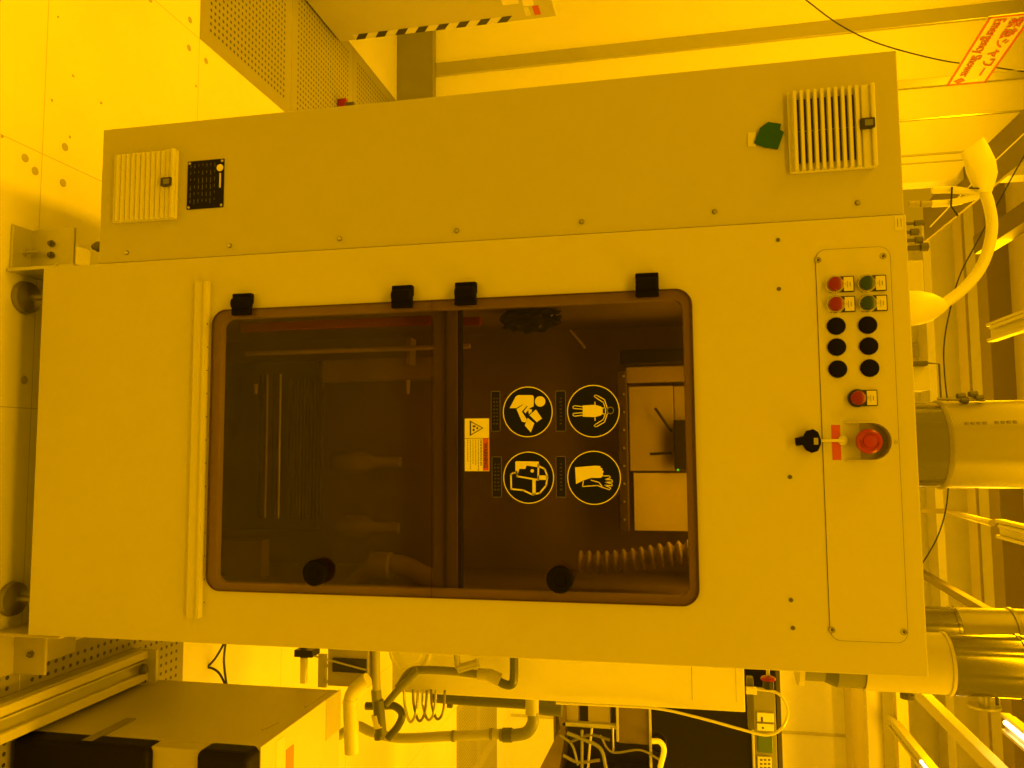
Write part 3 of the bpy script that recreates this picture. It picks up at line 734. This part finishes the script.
# second galvanised duct behind
ry2 = .80; r2 = .075; x2 = at(975, 608, Y=ry2).x+r2
t2 = thing('galvanised_duct', 'narrow galvanised duct between the wide duct and the reducer duct', 'duct', (x2, ry2, 1.9))
z1a, z1b = at(955, 622, Y=ry2).z, at(1013, 622, Y=ry2).z
for a_, b_, mm in ((1.92, z1a, galv), (z1a, z1b, ducting), (z1b, CEIL, ducting)):
    h_ = b_-a_; lathe('duct_section', (x2, ry2, a_), (0, 0, 1), [(0, r2), (h_-.012, r2), (h_-.011, r2+.004), (h_-.003, r2+.004), (h_, r2)], mm, t2, 40)

# pale tube with wrapped end
tubm = mat('pale_tube', (.93, .93, .86), .3, var=.03); tapem = mat('wrap_tape', (.95, .95, .88), .45, var=.06, scale=20, bump=.2)
YT = .35
t = thing('wrapped_tube', 'thick pale hose arching above the bench top with taped bag end', 'hose', at(930, 305, Y=YT))
P = [at(u, v, Y=YT) for u, v in ((925, 316), (945, 303), (962, 290), (978, 272), (988, 250), (992, 226), (989, 205), (984, 190))]
tube('hose', P, .0125, tubm, t, n=20)
bm = bmesh.new()
c0, c1 = at(905, 309, Y=YT), at(949, 305, Y=YT)
tube_bm(bm, [c0.lerp(c1, k/10) for k in range(11)], [.040, .041, .041, .040, .038, .035, .032, .027, .021, .014, .004], 24)
obj('wrapped_end', bm, tapem, t, smooth=True)
# bag at upper end
bm = bmesh.new(); cs = [(984, 192, 8), (983, 184, 12), (982, 173, 16), (980, 162, 16), (976, 153, 15), (972, 145.5, 14.5)]
rings = []
for i, (u, v, h_) in enumerate(cs):
    ang = [0, 0, .05, .15, .5, .62][i]
    d_ = (math.cos(ang), -math.sin(ang)); ring = []
    for k in range(16):
        a_ = 2*math.pi*k/16; cc = math.cos(a_); s = (math.copysign(abs(cc)**.55, cc) if i > 2 else cc)*h_; yy = YT+math.sin(a_)*(.020 if i < 4 else .006)
        ring.append(bm.verts.new(at(u+s*d_[0], v+s*d_[1], Y=yy)))
    rings.append(ring)
for a_, b_ in zip(rings, rings[1:]):
    for k in range(16): bm.faces.new((a_[k], a_[(k+1) % 16], b_[(k+1) % 16], b_[k]))
bm.faces.new(rings[0]); bm.faces.new(rings[-1])
obj('bag_wrap', bm, tapem, t, smooth=True)
for (q0, q1, q2) in (((932, 190), (955, 190), (978, 194)), ((932, 204), (955, 202), (978, 195))):
    tube('branch_tube', [at(*q0, Y=YT), at(*q1, Y=YT), at(*q2, Y=YT)], .0085, tubm, t)
obj('cable_tie', tube_bm(bmesh.new(), [at(952, 187, Y=YT-.012), at(951, 206, Y=YT-.012), at(958, 216, Y=YT-.005)], .002, 6), black, t)
obj('cable_tie', tube_bm(bmesh.new(), [at(969, 188, Y=YT-.016), at(988, 189, Y=YT-.016)], .002, 6), black, t)
tagt(obj('wire', tube_bm(bmesh.new(), [at(930, 227, Y=.6), at(951, 205, Y=.6), at(996, 160, Y=.6), at(1030, 128, Y=.6)], .0018, 6), tubm), 'thin pale wire slanting up behind the taped bag end', 'wire')
tagt(tube('cable', [at(u, v, Y=2.3) for u, v in ((790, -12), (806, 0), (840, 25), (880, 44), (940, 60), (985, 66), (1040, 74))], .0032, black, n=6), 'thin black cable hanging behind the emergency shower sign', 'cable')
tagt(tube('cable', [at(u, v, Y=1.4) for u, v in ((1030, 145), (1005, 190), (978, 240), (960, 275), (950, 310), (944, 345), (945, 380), (950, 425), (949, 470), (946, 508), (936, 540), (915, 575))], .0024, black, n=6), 'thin black cable hanging behind the wide pale duct', 'cable')
# fittings standing on the bench top, left side
t = thing('valve_manifold', 'small dark valves and fittings on the bench top left of the pale hose', 'valve', (.10, .3, Z1))
for (u, v, r_, L_) in ((920, 223, .007, .02), (916, 232, .008, .016), (921, 240, .008, .012), (926, 247, .010, .014)):
    p = at(u, v, Y=.3); lathe('valve_body', (p.x, .3, Z1-.002), (0, 0, 1), [(0, r_*.5), (p.z-Z1-.01, r_*.5), (p.z-Z1-.01, r_), (p.z-Z1+L_*.4, r_), (p.z-Z1+L_*.6, r_*.4)], dark, t, 14)
obj('outlet_arm', tube_bm(bmesh.new(), [at(908, 250, Y=.3), at(924, 249, Y=.3)], .0025, 8), dark, t)
for u in (914, 926):
    p = at(u, 204, Y=.3); obj('port', tube_bm(bmesh.new(), [p-Vector((0, 0, .011)), p+Vector((0, 0, .011))], [.007, .007], 14), plugm, t, smooth=True)
a = at(923, 260, Y=.5); b = at(923, 296, Y=.5)
tb = tagt(box('junction_box', a.x, b.x, .5, .58, Z1-.001, a.z, mat('box_cream', (.75, .74, .68), .5), bevel=.003), 'small cream box on the bench top under the pale hose', 'box')
a = at(930, 363, Y=.5); b = at(930, 402, Y=.5)
t = thing('pressure_switch', 'cream box with grey bracket on the bench top beside the wide duct', 'box', (a.x, .55, Z1))
box('case', a.x, b.x-.03, .5, .58, Z1-.001, at(930, 375, Y=.5).z, wallm, t)
a = at(915, 361, Y=.48); box('cap', a.x, a.x+.012, .48, .52, Z1, at(928, 361, Y=.48).z, dark, t)
obj('bracket_rod', tube_bm(bmesh.new(), [at(928, 363, Y=.49), at(939, 364, Y=.49), at(941, 400, Y=.49)], .0022, 8), dark, t)
t = thing('clamp', 'small dark clamp fittings against the left side of the wide duct', 'clamp', at(962, 395, Y=.3))
for (u, v) in ((961, 396), (964, 400), (973, 394), (979, 398)):
    p = at(u, v, Y=.3); obj('jaw', tube_bm(bmesh.new(), [p-Vector((0, 0, .008)), p+Vector((0, .004, .008))], [.006, .008], 8), dark, t)
obj('clamp_pin', tube_bm(bmesh.new(), [at(937, 399, Y=.3), at(985, 400, Y=.3)], .003, 8), brass, t)

signred = mat('sign_red', (.72, .085, .1), .5)
# emergency shower sign, hanging parallel to the line of sight
ZS = 2.72
A, B = at(989, 17, Z=ZS), at(946, 86, Z=ZS)
A2 = Vector((A.x, A.y, ZS)); ud = (B-A).normalized(); hgt = (at(986, 84, Y=B.y).z-ZS)
sg = thing('emergency_shower_sign', 'pale hanging sign with red border and red emergency shower lettering', 'sign', (A+B)/2)
def sp(s, h, off=0):
    nn = ud.cross(Vector((0, 0, 1))).normalized()      # towards the viewer's side
    return A+ud*s+Vector((0, 0, h))+nn*off
Ls = (B-A).length
nn = ud.cross(Vector((0, 0, 1))).normalized()
if nn.x < 0 and nn.y > 0: pass
def sign_quad(s0, s1, h0, h1, o0, o1, bm):
    v = [bm.verts.new(sp(s, h, o)) for o in (o0, o1) for s, h in ((s0, h0), (s1, h0), (s1, h1), (s0, h1))]
    for f in ((0, 1, 2, 3), (7, 6, 5, 4), (0, 4, 5, 1), (1, 5, 6, 2), (2, 6, 7, 3), (3, 7, 4, 0)): bm.faces.new([v[i] for i in f])
    return bm
obj('board', sign_quad(0, Ls, 0, hgt, -.004, 0, bmesh.new()), mat('sign_board', (.93, .93, .88), .4), sg)
bm = bmesh.new(); bw = .009
for q in ((0, Ls, 0, bw), (0, Ls, hgt-bw, hgt), (0, bw, 0, hgt), (Ls-bw, Ls, 0, hgt)): sign_quad(*q, 0, .001, bm)
obj('border', bm, signred, sg)
tb = text_bm('Emergency Shower', .072, (0, 0, 0), (1, 0, 0), (0, 1, 0), .001, .0008)
xs = [v.co.x for v in tb.verts]; k_ = (Ls*.82)/(max(xs)-min(xs)); x0_ = min(xs)
for v in tb.verts: s_ = (v.co.x-x0_)*k_+Ls*.045; v.co = sp(s_, v.co.y*hgt/.20+hgt*.19, .0016+v.co.z)
obj('english_lettering', tb, signred, sg)
tb = text_bm('緊急シャワー', .085, (0, 0, 0), (1, 0, 0), (0, 1, 0), .001, .001)
xs = [v.co.x for v in tb.verts]; k_ = (Ls*.82)/(max(xs)-min(xs)); x0_ = min(xs)
for v in tb.verts: s_ = (v.co.x-x0_)*k_+Ls*.045; v.co = sp(s_, v.co.y*hgt/.24+hgt*.57, .0016+v.co.z)
obj('japanese_lettering', tb, signred, sg)
bm = bmesh.new(); v = [bm.verts.new(sp(Ls*.93+dx_, hgt*.27+dz_, o)) for o in (.0, .0015) for dx_, dz_ in ((-.022, 0), (0, -.02), (.022, 0), (0, .02))]
for f in ((0, 1, 2, 3), (7, 6, 5, 4), (0, 4, 5, 1), (1, 5, 6, 2), (2, 6, 7, 3), (3, 7, 4, 0)): bm.faces.new([v[i] for i in f])
obj('red_mark', bm, signred, sg)
bm = bmesh.new()
for s_ in (.15, .85): tube_bm(bm, [sp(Ls*s_, hgt, -.002), sp(Ls*s_, CEIL-ZS, -.002)], .0015, 6)
obj('hanging_wire', bm, steel, sg)

# ================================================================= LEFT BACKGROUND CABINET
BX, BY = -1.625, 1.97
t = thing('control_cabinet', 'grey cabinet at the photo top edge with black and cream hazard stripe', 'cabinet', (-2.1, 1.4, 0))
obj('body', bx(bmesh.new(), -2.5, BX, 1.0, BY, .012, 1.128), grey, t, bevel=.004)
box('plinth', -2.48, BX-.02, 1.02, BY-.02, 0, .012, black, t)
bm = bmesh.new(); bmc = bmesh.new(); z_ = .03; k = 0
bx(bmc, BX, BX+.001, BY-.052, BY-.004, .10, .88)
zz = .10
while zz < .86:
    v = [bm.verts.new(q) for q in ((BX+.0015, BY-.052, zz+.035), (BX+.0015, BY-.004, zz), (BX+.0015, BY-.004, zz+.05), (BX+.0015, BY-.052, zz+.085))]
    v2 = [bm.verts.new(q.co-Vector((.001, 0, 0))) for q in v]
    bm.faces.new(v); bm.faces.new(v2[::-1])
    for i in range(4): bm.faces.new((v[i], v2[i], v2[(i+1) % 4], v[(i+1) % 4]))
    zz += .105
hz = obj('hazard_strip', bmc, ventm, t); obj('hazard_stripes', bm, black, hz)
for (u0, v0, u1, v1, mm) in ((501, 0, 519, 3, signw), (523, 7, 531, 15, ventm), (532, 6, 541, 14, orange), (521, -2, 534, 5, signw)):
    a = at(u0, v0, X=BX); b = at(u1, v1, X=BX); y_0, y_1 = sorted((a.y, b.y)); z_0, z_1 = sorted((a.z, b.z))
    box('cabinet_label', BX-.001, BX+.002, y_0, y_1, z_0, z_1, mm, t, 0)
# small red object standing on the perforated tiles
p = at(338, 106, Z=.0)
t = thing('red_valve_handle', 'small red handle on the perforated tiles behind the grey cabinet', 'handle', (p.x, p.y, 0))
lathe('stem', (p.x, p.y, 0), (0, 0, 1), [(0, .014), (.09, .014)], dark, t, 12)
bm = bmesh.new(); bx(bm, p.x-.035, p.x+.045, p.y-.015, p.y+.015, .0, .05); obj('grip', bm, redm, t, bevel=.01)

# ================================================================= RIGHT SIDE: CHILLER, TRUNKING, PIPES
CHX, CHY0, CHY1, CHZ = 1.155, .105, .60, .652
ch = thing('chiller', 'grey boxy chiller with black front panels in the bottom left photo corner', 'chiller', (CHX+.25, .35, 0))
chm = mat('chiller_grey', (.42, .40, .38), .35, var=.12, scale=3); chtop_lit = mat('chiller_top_lit', (.66, .64, .6), .45)  # top given a lighter colour for the ceiling light falling on it
obj('body', bx(bmesh.new(), CHX, CHX+.5, CHY0+.045, CHY1, .012, CHZ-.004), chm, ch, bevel=.004)
box('top_panel', CHX, CHX+.5, CHY0+.045, CHY1, CHZ-.004, CHZ, chtop_lit, ch, .001)
box('base', CHX+.02, CHX+.48, CHY0+.06, CHY1-.02, 0, .012, black, ch)
blk = mat('bezel_black', (.009, .007, .008), .55, spec=.12)
obj('front_lower', bx(bmesh.new(), CHX-.002, CHX+.502, CHY0-.02, CHY0+.05, .015, .392), blk, ch, bevel=.018, seg=4)
obj('front_middle', bx(bmesh.new(), CHX+.001, CHX+.499, CHY0+.005, CHY0+.048, .385, .52), chm, ch, bevel=.004)
obj('front_upper', bx(bmesh.new(), CHX-.002, CHX+.502, CHY0-.01, CHY0+.06, .512, .649), blk, ch, bevel=.018, seg=4)
box('tape_piece', CHX-.0035, CHX-.0005, CHY0-.0, CHY0+.16, .20, .228, mat('grey_tape', (.22, .21, .18), .5), ch, 0)
a = at(215, 722, X=CHX)
for (u0, v0, u1, v1) in ((262, 730, 278, 722), (305, 707, 328, 692)):
    a = at(u0, v0, X=CHX-.001); b = at(u1, v1, X=CHX-.001)
    obj('trim_line', tube_bm(bmesh.new(), [a, b], .0025, 6), mat('pale_trim', (.5, .48, .42), .4), ch)
# labels on top panel
def toplabel(u0, v0, u1, v1, m_, w_=.03):
    a = at(u0, v0, Z=CHZ); b = at(u1, v1, Z=CHZ)
    y0, y1 = sorted((a.y, b.y)); x0, x1 = sorted((a.x, b.x))
    return box('top_label', x0, x1+.001, y0, y1+.001, CHZ-.001, CHZ+.0012, m_, ch, 0)
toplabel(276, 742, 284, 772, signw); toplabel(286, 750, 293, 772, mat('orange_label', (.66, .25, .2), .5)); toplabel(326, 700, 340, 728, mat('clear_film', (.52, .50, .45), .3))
# trunking along the floor
ty0, ty1 = -.5, .54
t = thing('floor_trunking', 'pale ribbed cable trunking on the floor between bench and chiller', 'trunking', (1.06, .1, 0))
bm = bmesh.new(); bx(bm, 1.05, 1.145, ty0, ty1, .0, .045); obj('channel', bm, alu, t, bevel=.004)
bm = bmesh.new(); bx(bm, 1.052, 1.075, ty0, ty1, .045, .060); bx(bm, 1.082, 1.088, ty0, ty1, .045, .052); bx(bm, 1.115, 1.14, ty0, ty1, .045, .060); obj('lid_ribs', bm, mat('trunk_pale', (.62, .60, .54), .4), t, bevel=.003)
box('end_cap', 1.05, 1.145, ty1, ty1+.012, 0, .085, ventm, t)
lathe('end_knob', (1.10, ty1-.03, .06), (0, 0, 1), [(0, .014), (.012, .014), (.016, .009)], dark, t, 16)
tagt(tube('cable', [at(6, 738, X=1.145), at(45, 722, X=1.142), at(75, 700, X=1.14), at(110, 688, X=1.14), at(146, 681, X=1.14)], .004, black, n=8), 'black cable resting over the trunking against the chiller side', 'cable')
# wires behind the chiller
t = thing('wire_bundle', 'bundle of dark wires dropping behind the chiller', 'wires', at(222, 660, Y=.9))
for P in (((226, 640), (214, 660), (200, 672), (180, 682)), ((226, 640), (224, 662), (227, 688)), ((227, 688), (218, 672), (205, 668), (185, 680))):
    tube('wire', [at(u, v, Y=.95) for u, v in P], .004, black, t, n=8)

# rear cream cabinet behind the bench
RY = 1.0
a = at(600, 703, Y=RY); zt = at(745, 700, Y=RY).z; zb_ = at(392, 675, Y=RY).z
t = thing('rear_cabinet', 'plain cream cabinet behind the bench, its right edge showing', 'cabinet', (1.1, 1.3, .3))
rm = mat('rear_cream', (.84, .84, .8), .4, var=.02)
X1 = at(600, 704, Y=RY).x
obj('body', bx(bmesh.new(), .60, X1, RY, RY+.7, zb_, zt), rm, t, bevel=.003)
z_ = at(692, 690, Y=RY).z; box('panel_joint', .8, X1-.03, RY-.0006, RY, z_-.001, z_+.001, plugm, t, 0)
z_ = at(736, 690, Y=RY).z; box('panel_joint', .8, X1-.03, RY-.0006, RY, z_-.0006, z_+.0006, plugm, t, 0)
for (xx, yy) in ((.65, RY+.03), (.80, RY+.03), (.65, RY+.62), (.80, RY+.62)):
    box('leg', xx-.02, xx+.02, yy-.02, yy+.02, 0, zb_+.001, alu, t)
p = at(410, 650, Y=RY)
lathe('round_cover', (p.x, RY, p.z), (0, -1, 0), [(0, .075), (.006, .075), (.006, .068), (.002, .066), (.002, .045), (.006, .043), (.006, 0)], rm, t, 48)

PY = .92
def pipe(label, pts, rpx, m_, Y=PY, parts=(), group=None, name='drain_pipe'):
    """pts in picture positions on the plane at depth Y; radius in metres"""
    c = at(*pts[0], Y=Y)
    t_ = thing(name, label, 'pipe', c, group)
    tube('pipe_run', [at(u, v, Y=Y) for u, v in pts], rpx, m_, t_, n=20)
    for (u0, v0, u1, v1, rr_, mm) in parts:
        p0, p1 = at(u0, v0, Y=Y), at(u1, v1, Y=Y)
        obj('coupling', tube_bm(bmesh.new(), [p0, p1], rr_, 20), mm, t_, smooth=True)
    return t_
pipe('dark grey drain pipe in front of the cream cabinet, ending in an elbow', [(398, 688), (410, 672), (425, 670), (450, 671), (478, 674), (494, 674)], .013, pvc, parts=((478, 674, 492, 675, .0185, pvcl), (490, 675, 500, 680, .020, pvcl)))
pipe('dark grey elbow pipe rising beside the round pipe end at the bench edge', [(494, 678), (504, 684), (512, 684), (514, 674), (514, 650)], .014, pvcd, Y=.93)
pipe('short pale fitting tucked behind the bench right edge', [(456, 648), (458, 668)], .010, pvcl, Y=.88, parts=((458, 669, 478, 663, .014, steel),))
pipe('grey pipe running out from the bench edge down to a labelled elbow', [(376, 645), (376, 665), (377, 700), (378, 715)], .0135, pvcl, Y=.86, parts=((376, 690, 377, 702, .0165, pvc), (378, 700, 381, 735, .0185, pvcd), (377, 714, 380, 727, .0195, labm), (379, 733, 379.5, 739, .0165, pvcd)))
pipe('short dark pipe branching diagonally to the round cover', [(386, 704), (400, 688), (418, 670)], .012, pvc, Y=.90)
pipe('dark elbow pipe beside the labelled elbow', [(388, 738), (398, 726), (402, 714), (394, 706), (380, 706), (366, 706)], .013, pvcd, Y=.97)
pipe('long grey pipe with clamp rings and dark elbow joining the cream cabinet edge', [(338, 736), (356, 726), (372, 732), (400, 738), (450, 736), (500, 734)], .0165, pvcl, Y=1.05,
     parts=((452, 736, 455, 736, .019, pvc), (490, 734, 493, 734, .019, pvc), (503, 735, 512, 735, .0235, pvcd), (532, 714, 532, 696.5, .0225, pvcl)))
tube('elbow', [at(u, v, Y=1.05) for u, v in ((500, 735), (515, 735), (527, 732), (533, 722), (533, 712))], .020, pvc, bpy.data.objects['drain_pipe.006'] if 'drain_pipe.006' in bpy.data.objects else None, n=20)
pipe('dark pipe running up along the cream cabinet edge', [(432, 696), (470, 699), (520, 702), (534, 704)], .023, pvcd, Y=1.2, parts=((537, 706, 562, 708, .029, pvcd),))
c_ = at(532, 702, Y=1.05); box('pipe_clamp', X1-.0005, c_.x+.027, 1.035, 1.065, c_.z-.008, c_.z+.008, pvcd, bpy.data.objects['drain_pipe.006'])
for u_ in (450, 510):
    c_ = at(u_, 700, Y=1.2); box('pipe_clamp', X1-.001, c_.x+.026, 1.19, 1.21, c_.z-.01, c_.z+.01, dark, bpy.data.objects['drain_pipe.007'])
pipe('white plastic pipe with elbow above the chiller top', [(352, 752), (352, 724), (350, 702), (353, 692), (362, 683), (368, 679)], .021, mat('white_pipe', (.80, .79, .75), .35), Y=.80, parts=((350, 700, 352, 753, .0235, mat('white_pipe', (.80, .79, .75), .35)),))
# clear coils
t = thing('clear_hose_loops', 'row of thin hose loops beside the cream cabinet edge', 'hose', at(425, 705, Y=.95))
for k in range(4):
    u = 404+k*9
    tube('hose_loop', [at(u, 690, Y=.95), at(u+1, 706, Y=.95+.01*k), at(u+6, 722-k, Y=.95), at(u+12, 712, Y=.95), at(u+14, 690, Y=.96)], .0045, brass if k % 2 else steel, t, n=10)
# bracket with bolts near the bench edge
t = thing('steel_bracket', 'grey bolted steel bracket between the bench edge and chiller', 'bracket', at(325, 670, Y=.82))
a, b = at(318, 654, Y=.82), at(326, 688, Y=.82)
box('plate', a.x, b.x, .82, .83, a.z, b.z, alu, t)
for (u, v) in ((327, 666), (327, 682)):
    p = at(u, v, Y=.815); lathe('bolt', (p.x, .82, p.z-.004), (0, -1, 0), [(0, .006), (.005, .006), (.007, 0)], steel, t, 12)
a, b = at(328, 640, Y=.84), at(368, 688, Y=.84); box('arm', a.x, b.x, .84, .88, a.z, b.z, plugm, t)
a, b = at(332, 658, Y=.832), at(366, 674, Y=.832); box('arm_recess', a.x, b.x, .835, .84, a.z, b.z, shadowgrey, t)
a, b = at(294, 650, Y=.84), at(312, 658, Y=.84)
t = thing('pump_block', 'black pump block on a pale post at the bench right edge', 'pump', (a.x, .86, 0))
box('block', a.x, b.x, .84, .90, a.z, b.z, black, t)
a, b = at(300, 658, Y=.86), at(305, 684, Y=.86); box('guide', a.x, b.x, .86, .88, a.z, b.z, wallm, t); box('post', .885, .90, .87, .89, 0, a.z+.01, alu, t); box('post_arm', .885, a.x+.03, .87, .89, a.z-.005, a.z+.012, dark, t)
# thin rods from bench to brackets
tagt(obj('tie_rod', tube_bm(bmesh.new(), [at(314, 656, Y=.80), at(366, 670, Y=.80)], .003, 8), steel), 'thin bright tie rod slanting across the bolted bracket', 'rod')

# clear loop tube beside e-stop
tagt(tube('clear_tube', [at(u, v, Y=.97) for u, v in ((556, 703), (620, 706), (660, 709), (700, 718), (740, 729), (765, 735), (780, 730), (788, 714), (784, 700), (775, 692), (757, 689))], .0042, mat('tube_translucent', (.75, .74, .66), .2), n=10), 'thin translucent tube looping round the red mushroom switch', 'tube')
t = thing('stop_switch', 'red mushroom switch on a black body poking out at the bench right edge', 'switch', at(768, 686, Y=.95))
p = at(768, 676, Y=.95)
lathe('switch_head', p, (1, 0, 0), [(0, .006), (.003, .019), (.008, .0225), (.011, .0225), (.013, .014)], redm, t, 28)
lathe('switch_body', p+Vector((.014, 0, 0)), (1, 0, 0), [(0, .0165), (.022, .0165), (.024, .013)], black, t, 24)
box('switch_arm', .90, p.x, .945, .955, p.z-.005, p.z+.005, alu, t)
t = thing('terminal_strip', 'dark upright strip with a pale clip beside the cream cabinet top', 'terminal strip', at(751, 700, Y=1.02))
a, b = at(747, 678, Y=1.02), at(755, 730, Y=1.02); box('strip', a.x, b.x, 1.02, 1.05, a.z, b.z, dark, t)
a, b = at(746, 687, Y=1.01), at(757, 695, Y=1.01); box('clip', a.x, b.x, 1.01, 1.02, a.z, b.z, white, t)

# ================================================================= FAR RIGHT PROCESS RACK
KY = 2.6
rk = thing('process_rack', 'dark glazed rack full of tubing at the bottom edge of the photo', 'machine', (2.4, KY+.4, 0))
def kbox(name, u0, v0, u1, v1, m_, Y=KY, d=.03, parent=None, bev=.003, lab=None):
    uc, vc = (u0+u1)/2, (v0+v1)/2
    x0, x1 = at(uc, v0, Y=Y).x, at(uc, v1, Y=Y).x; z0, z1 = at(u0, vc, Y=Y).z, at(u1, vc, Y=Y).z
    return box(name, x0, x1, Y, Y+d, z0, z1, m_, parent or rk, bev, lab)
rx1 = at(650, 800, Y=KY).x; zr0 = at(556, 745, Y=KY).z; zr1 = at(778, 745, Y=KY).z
rx0 = at(650, 700, Y=KY).x
rackdark = mat('rack_dark', (.05, .045, .04), .4); rackbrown = mat('rack_brown', (.15, .12, .09), .4); glassd = mat('dark_glass', (.012, .010, .008), .08)
bm = bmesh.new(); bx(bm, rx0-.35, rx1, KY+.45, KY+.5, zr0, zr1); bx(bm, rx1, rx1+.02, KY, KY+.5, zr0, zr1); bx(bm, rx0-.35, rx1, KY, KY+.5, zr1, zr1+.02)
obj('rack_shell', bm, rackdark, rk)
xo = at(450, 790, Y=KY).x+.3
for yy in (KY+.05, KY+.40): box('rack_leg', xo+.05, xo+.09, yy, yy+.04, 0, zr0+.02, rackbrown, rk)
bm = bmesh.new(); bx(bm, rx0-.35, xo+.3, KY+.02, KY+.5, zr0-.015, zr0); obj('rack_floor', bm, rackbrown, rk)
P = [at(u, v, Y=KY) for u, v in ((556, 700), (561, 727), (540, 768), (534, 790), (556, 790), (566, 730), (566, 700))]
plate('side_bracket', [(p.x, p.z) for p in P], KY-.02, KY, rackbrown, rk)
kbox('glass_panel', 652, 690, 752, 800, glassd, d=.01, lab='black glossy panel')
for u in (650.5, 753.5): kbox('frame_post', u-1.3, 690, u+1.3, 800, pvcl, Y=KY-.02, d=.03)
kbox('cover_panel', 618, 690, 649, 744, rackbrown, d=.04)
kbox('frame_beam', 562, 724, 619, 728, pvcl, Y=KY-.02, d=.04)
kbox('module', 566, 700, 578, 724, mat('module_grey', (.30, .27, .22), .5), d=.08); kbox('module', 588, 700, 610, 724, mat('module_grey', (.30, .27, .22), .5), d=.08)
kbox('frame_post', 616, 700, 618.5, 742, pvcl, Y=KY-.03, d=.03)
kbox('frame_post', 612, 728, 614, 753, steel, Y=KY-.03, d=.02)
kbox('cabinet_column', 755, 690, 777, 800, mat('column_grey', (.22, .22, .19), .4), d=.05)
kbox('display_module', 757, 713, 774, 722, labm, Y=KY-.01, d=.02); kbox('display_module', 757, 724, 774, 731, labm, Y=KY-.01, d=.02)
kbox('green_screen', 758, 735, 773, 753, mat('screen_green', (.08, .14, .06), .3), Y=KY-.01, d=.02)
kbox('key_pad', 758, 757, 772, 790, labm, Y=KY-.012, d=.02)
a, b = at(777, 706, Y=KY), at(777, 760, Y=KY)
for (u, v, w_, h_) in ((736+25, 717, 2, 5), (762, 727, 2, 2)): kbox('display_mark', u, v, u+w_, v+h_, black, Y=KY-.012, d=.004)
for k in range(3):
    for j in range(3): kbox('key', 760+k*4, 759+j*4, 762.5+k*4, 761+j*4, dark, Y=KY-.014, d=.004, bev=0)
for P, r_, mm in ((((567, 733), (580, 738), (600, 748), (606, 768)), .010, pvc), (((570, 742), (590, 735), (610, 740)), .008, dark), (((582, 730), (582, 768)), .008, pvc), (((592, 728), (590, 745), (588, 768)), .007, steel),
               (((560, 735), (572, 745), (578, 765)), .007, pvc), (((660, 768), (664, 750), (660, 742), (652, 741)), .014, tubm), (((600, 735), (612, 752), (640, 750), (660, 760)), .006, brass), (((563, 755), (578, 762), (600, 760)), .009, brass)):
    tube('hose_run', [at(u, v, Y=KY-.05) for u, v in P], r_, mm, rk, n=10)
# pale partition behind rack's left side
tagt(kbox('partition', 530, 690, 556, 800, wallm, Y=4.2, d=.05), 'x', 'x')
o_ = bpy.data.objects[[o.name for o in bpy.data.objects if o.name.startswith('partition')][0]]
bpy.data.objects.remove(o_)

# side fittings on the reducer duct
t = bpy.data.objects['reducer_duct']
p = at(907, 697, Y=ry)
lathe('side_knob', (rx+rr-.004, ry, p.z), (1, 0, 0), [(0, .014), (.010, .014), (.010, .016), (.020, .016), (.020, 0)], dark, t, 20)
p = at(984, 700, Y=ry)
lathe('test_port', (rx+rr-.004, ry, p.z), (1, 0, 0), [(0, .012), (.026, .012), (.026, .036), (.031, .036), (.031, 0)], alu, t, 32)
lathe('port_plug', (rx+rr-.004, ry-.002, p.z+.028), (1, 0, 0), [(0, .004), (.024, .004)], dark, t, 12)
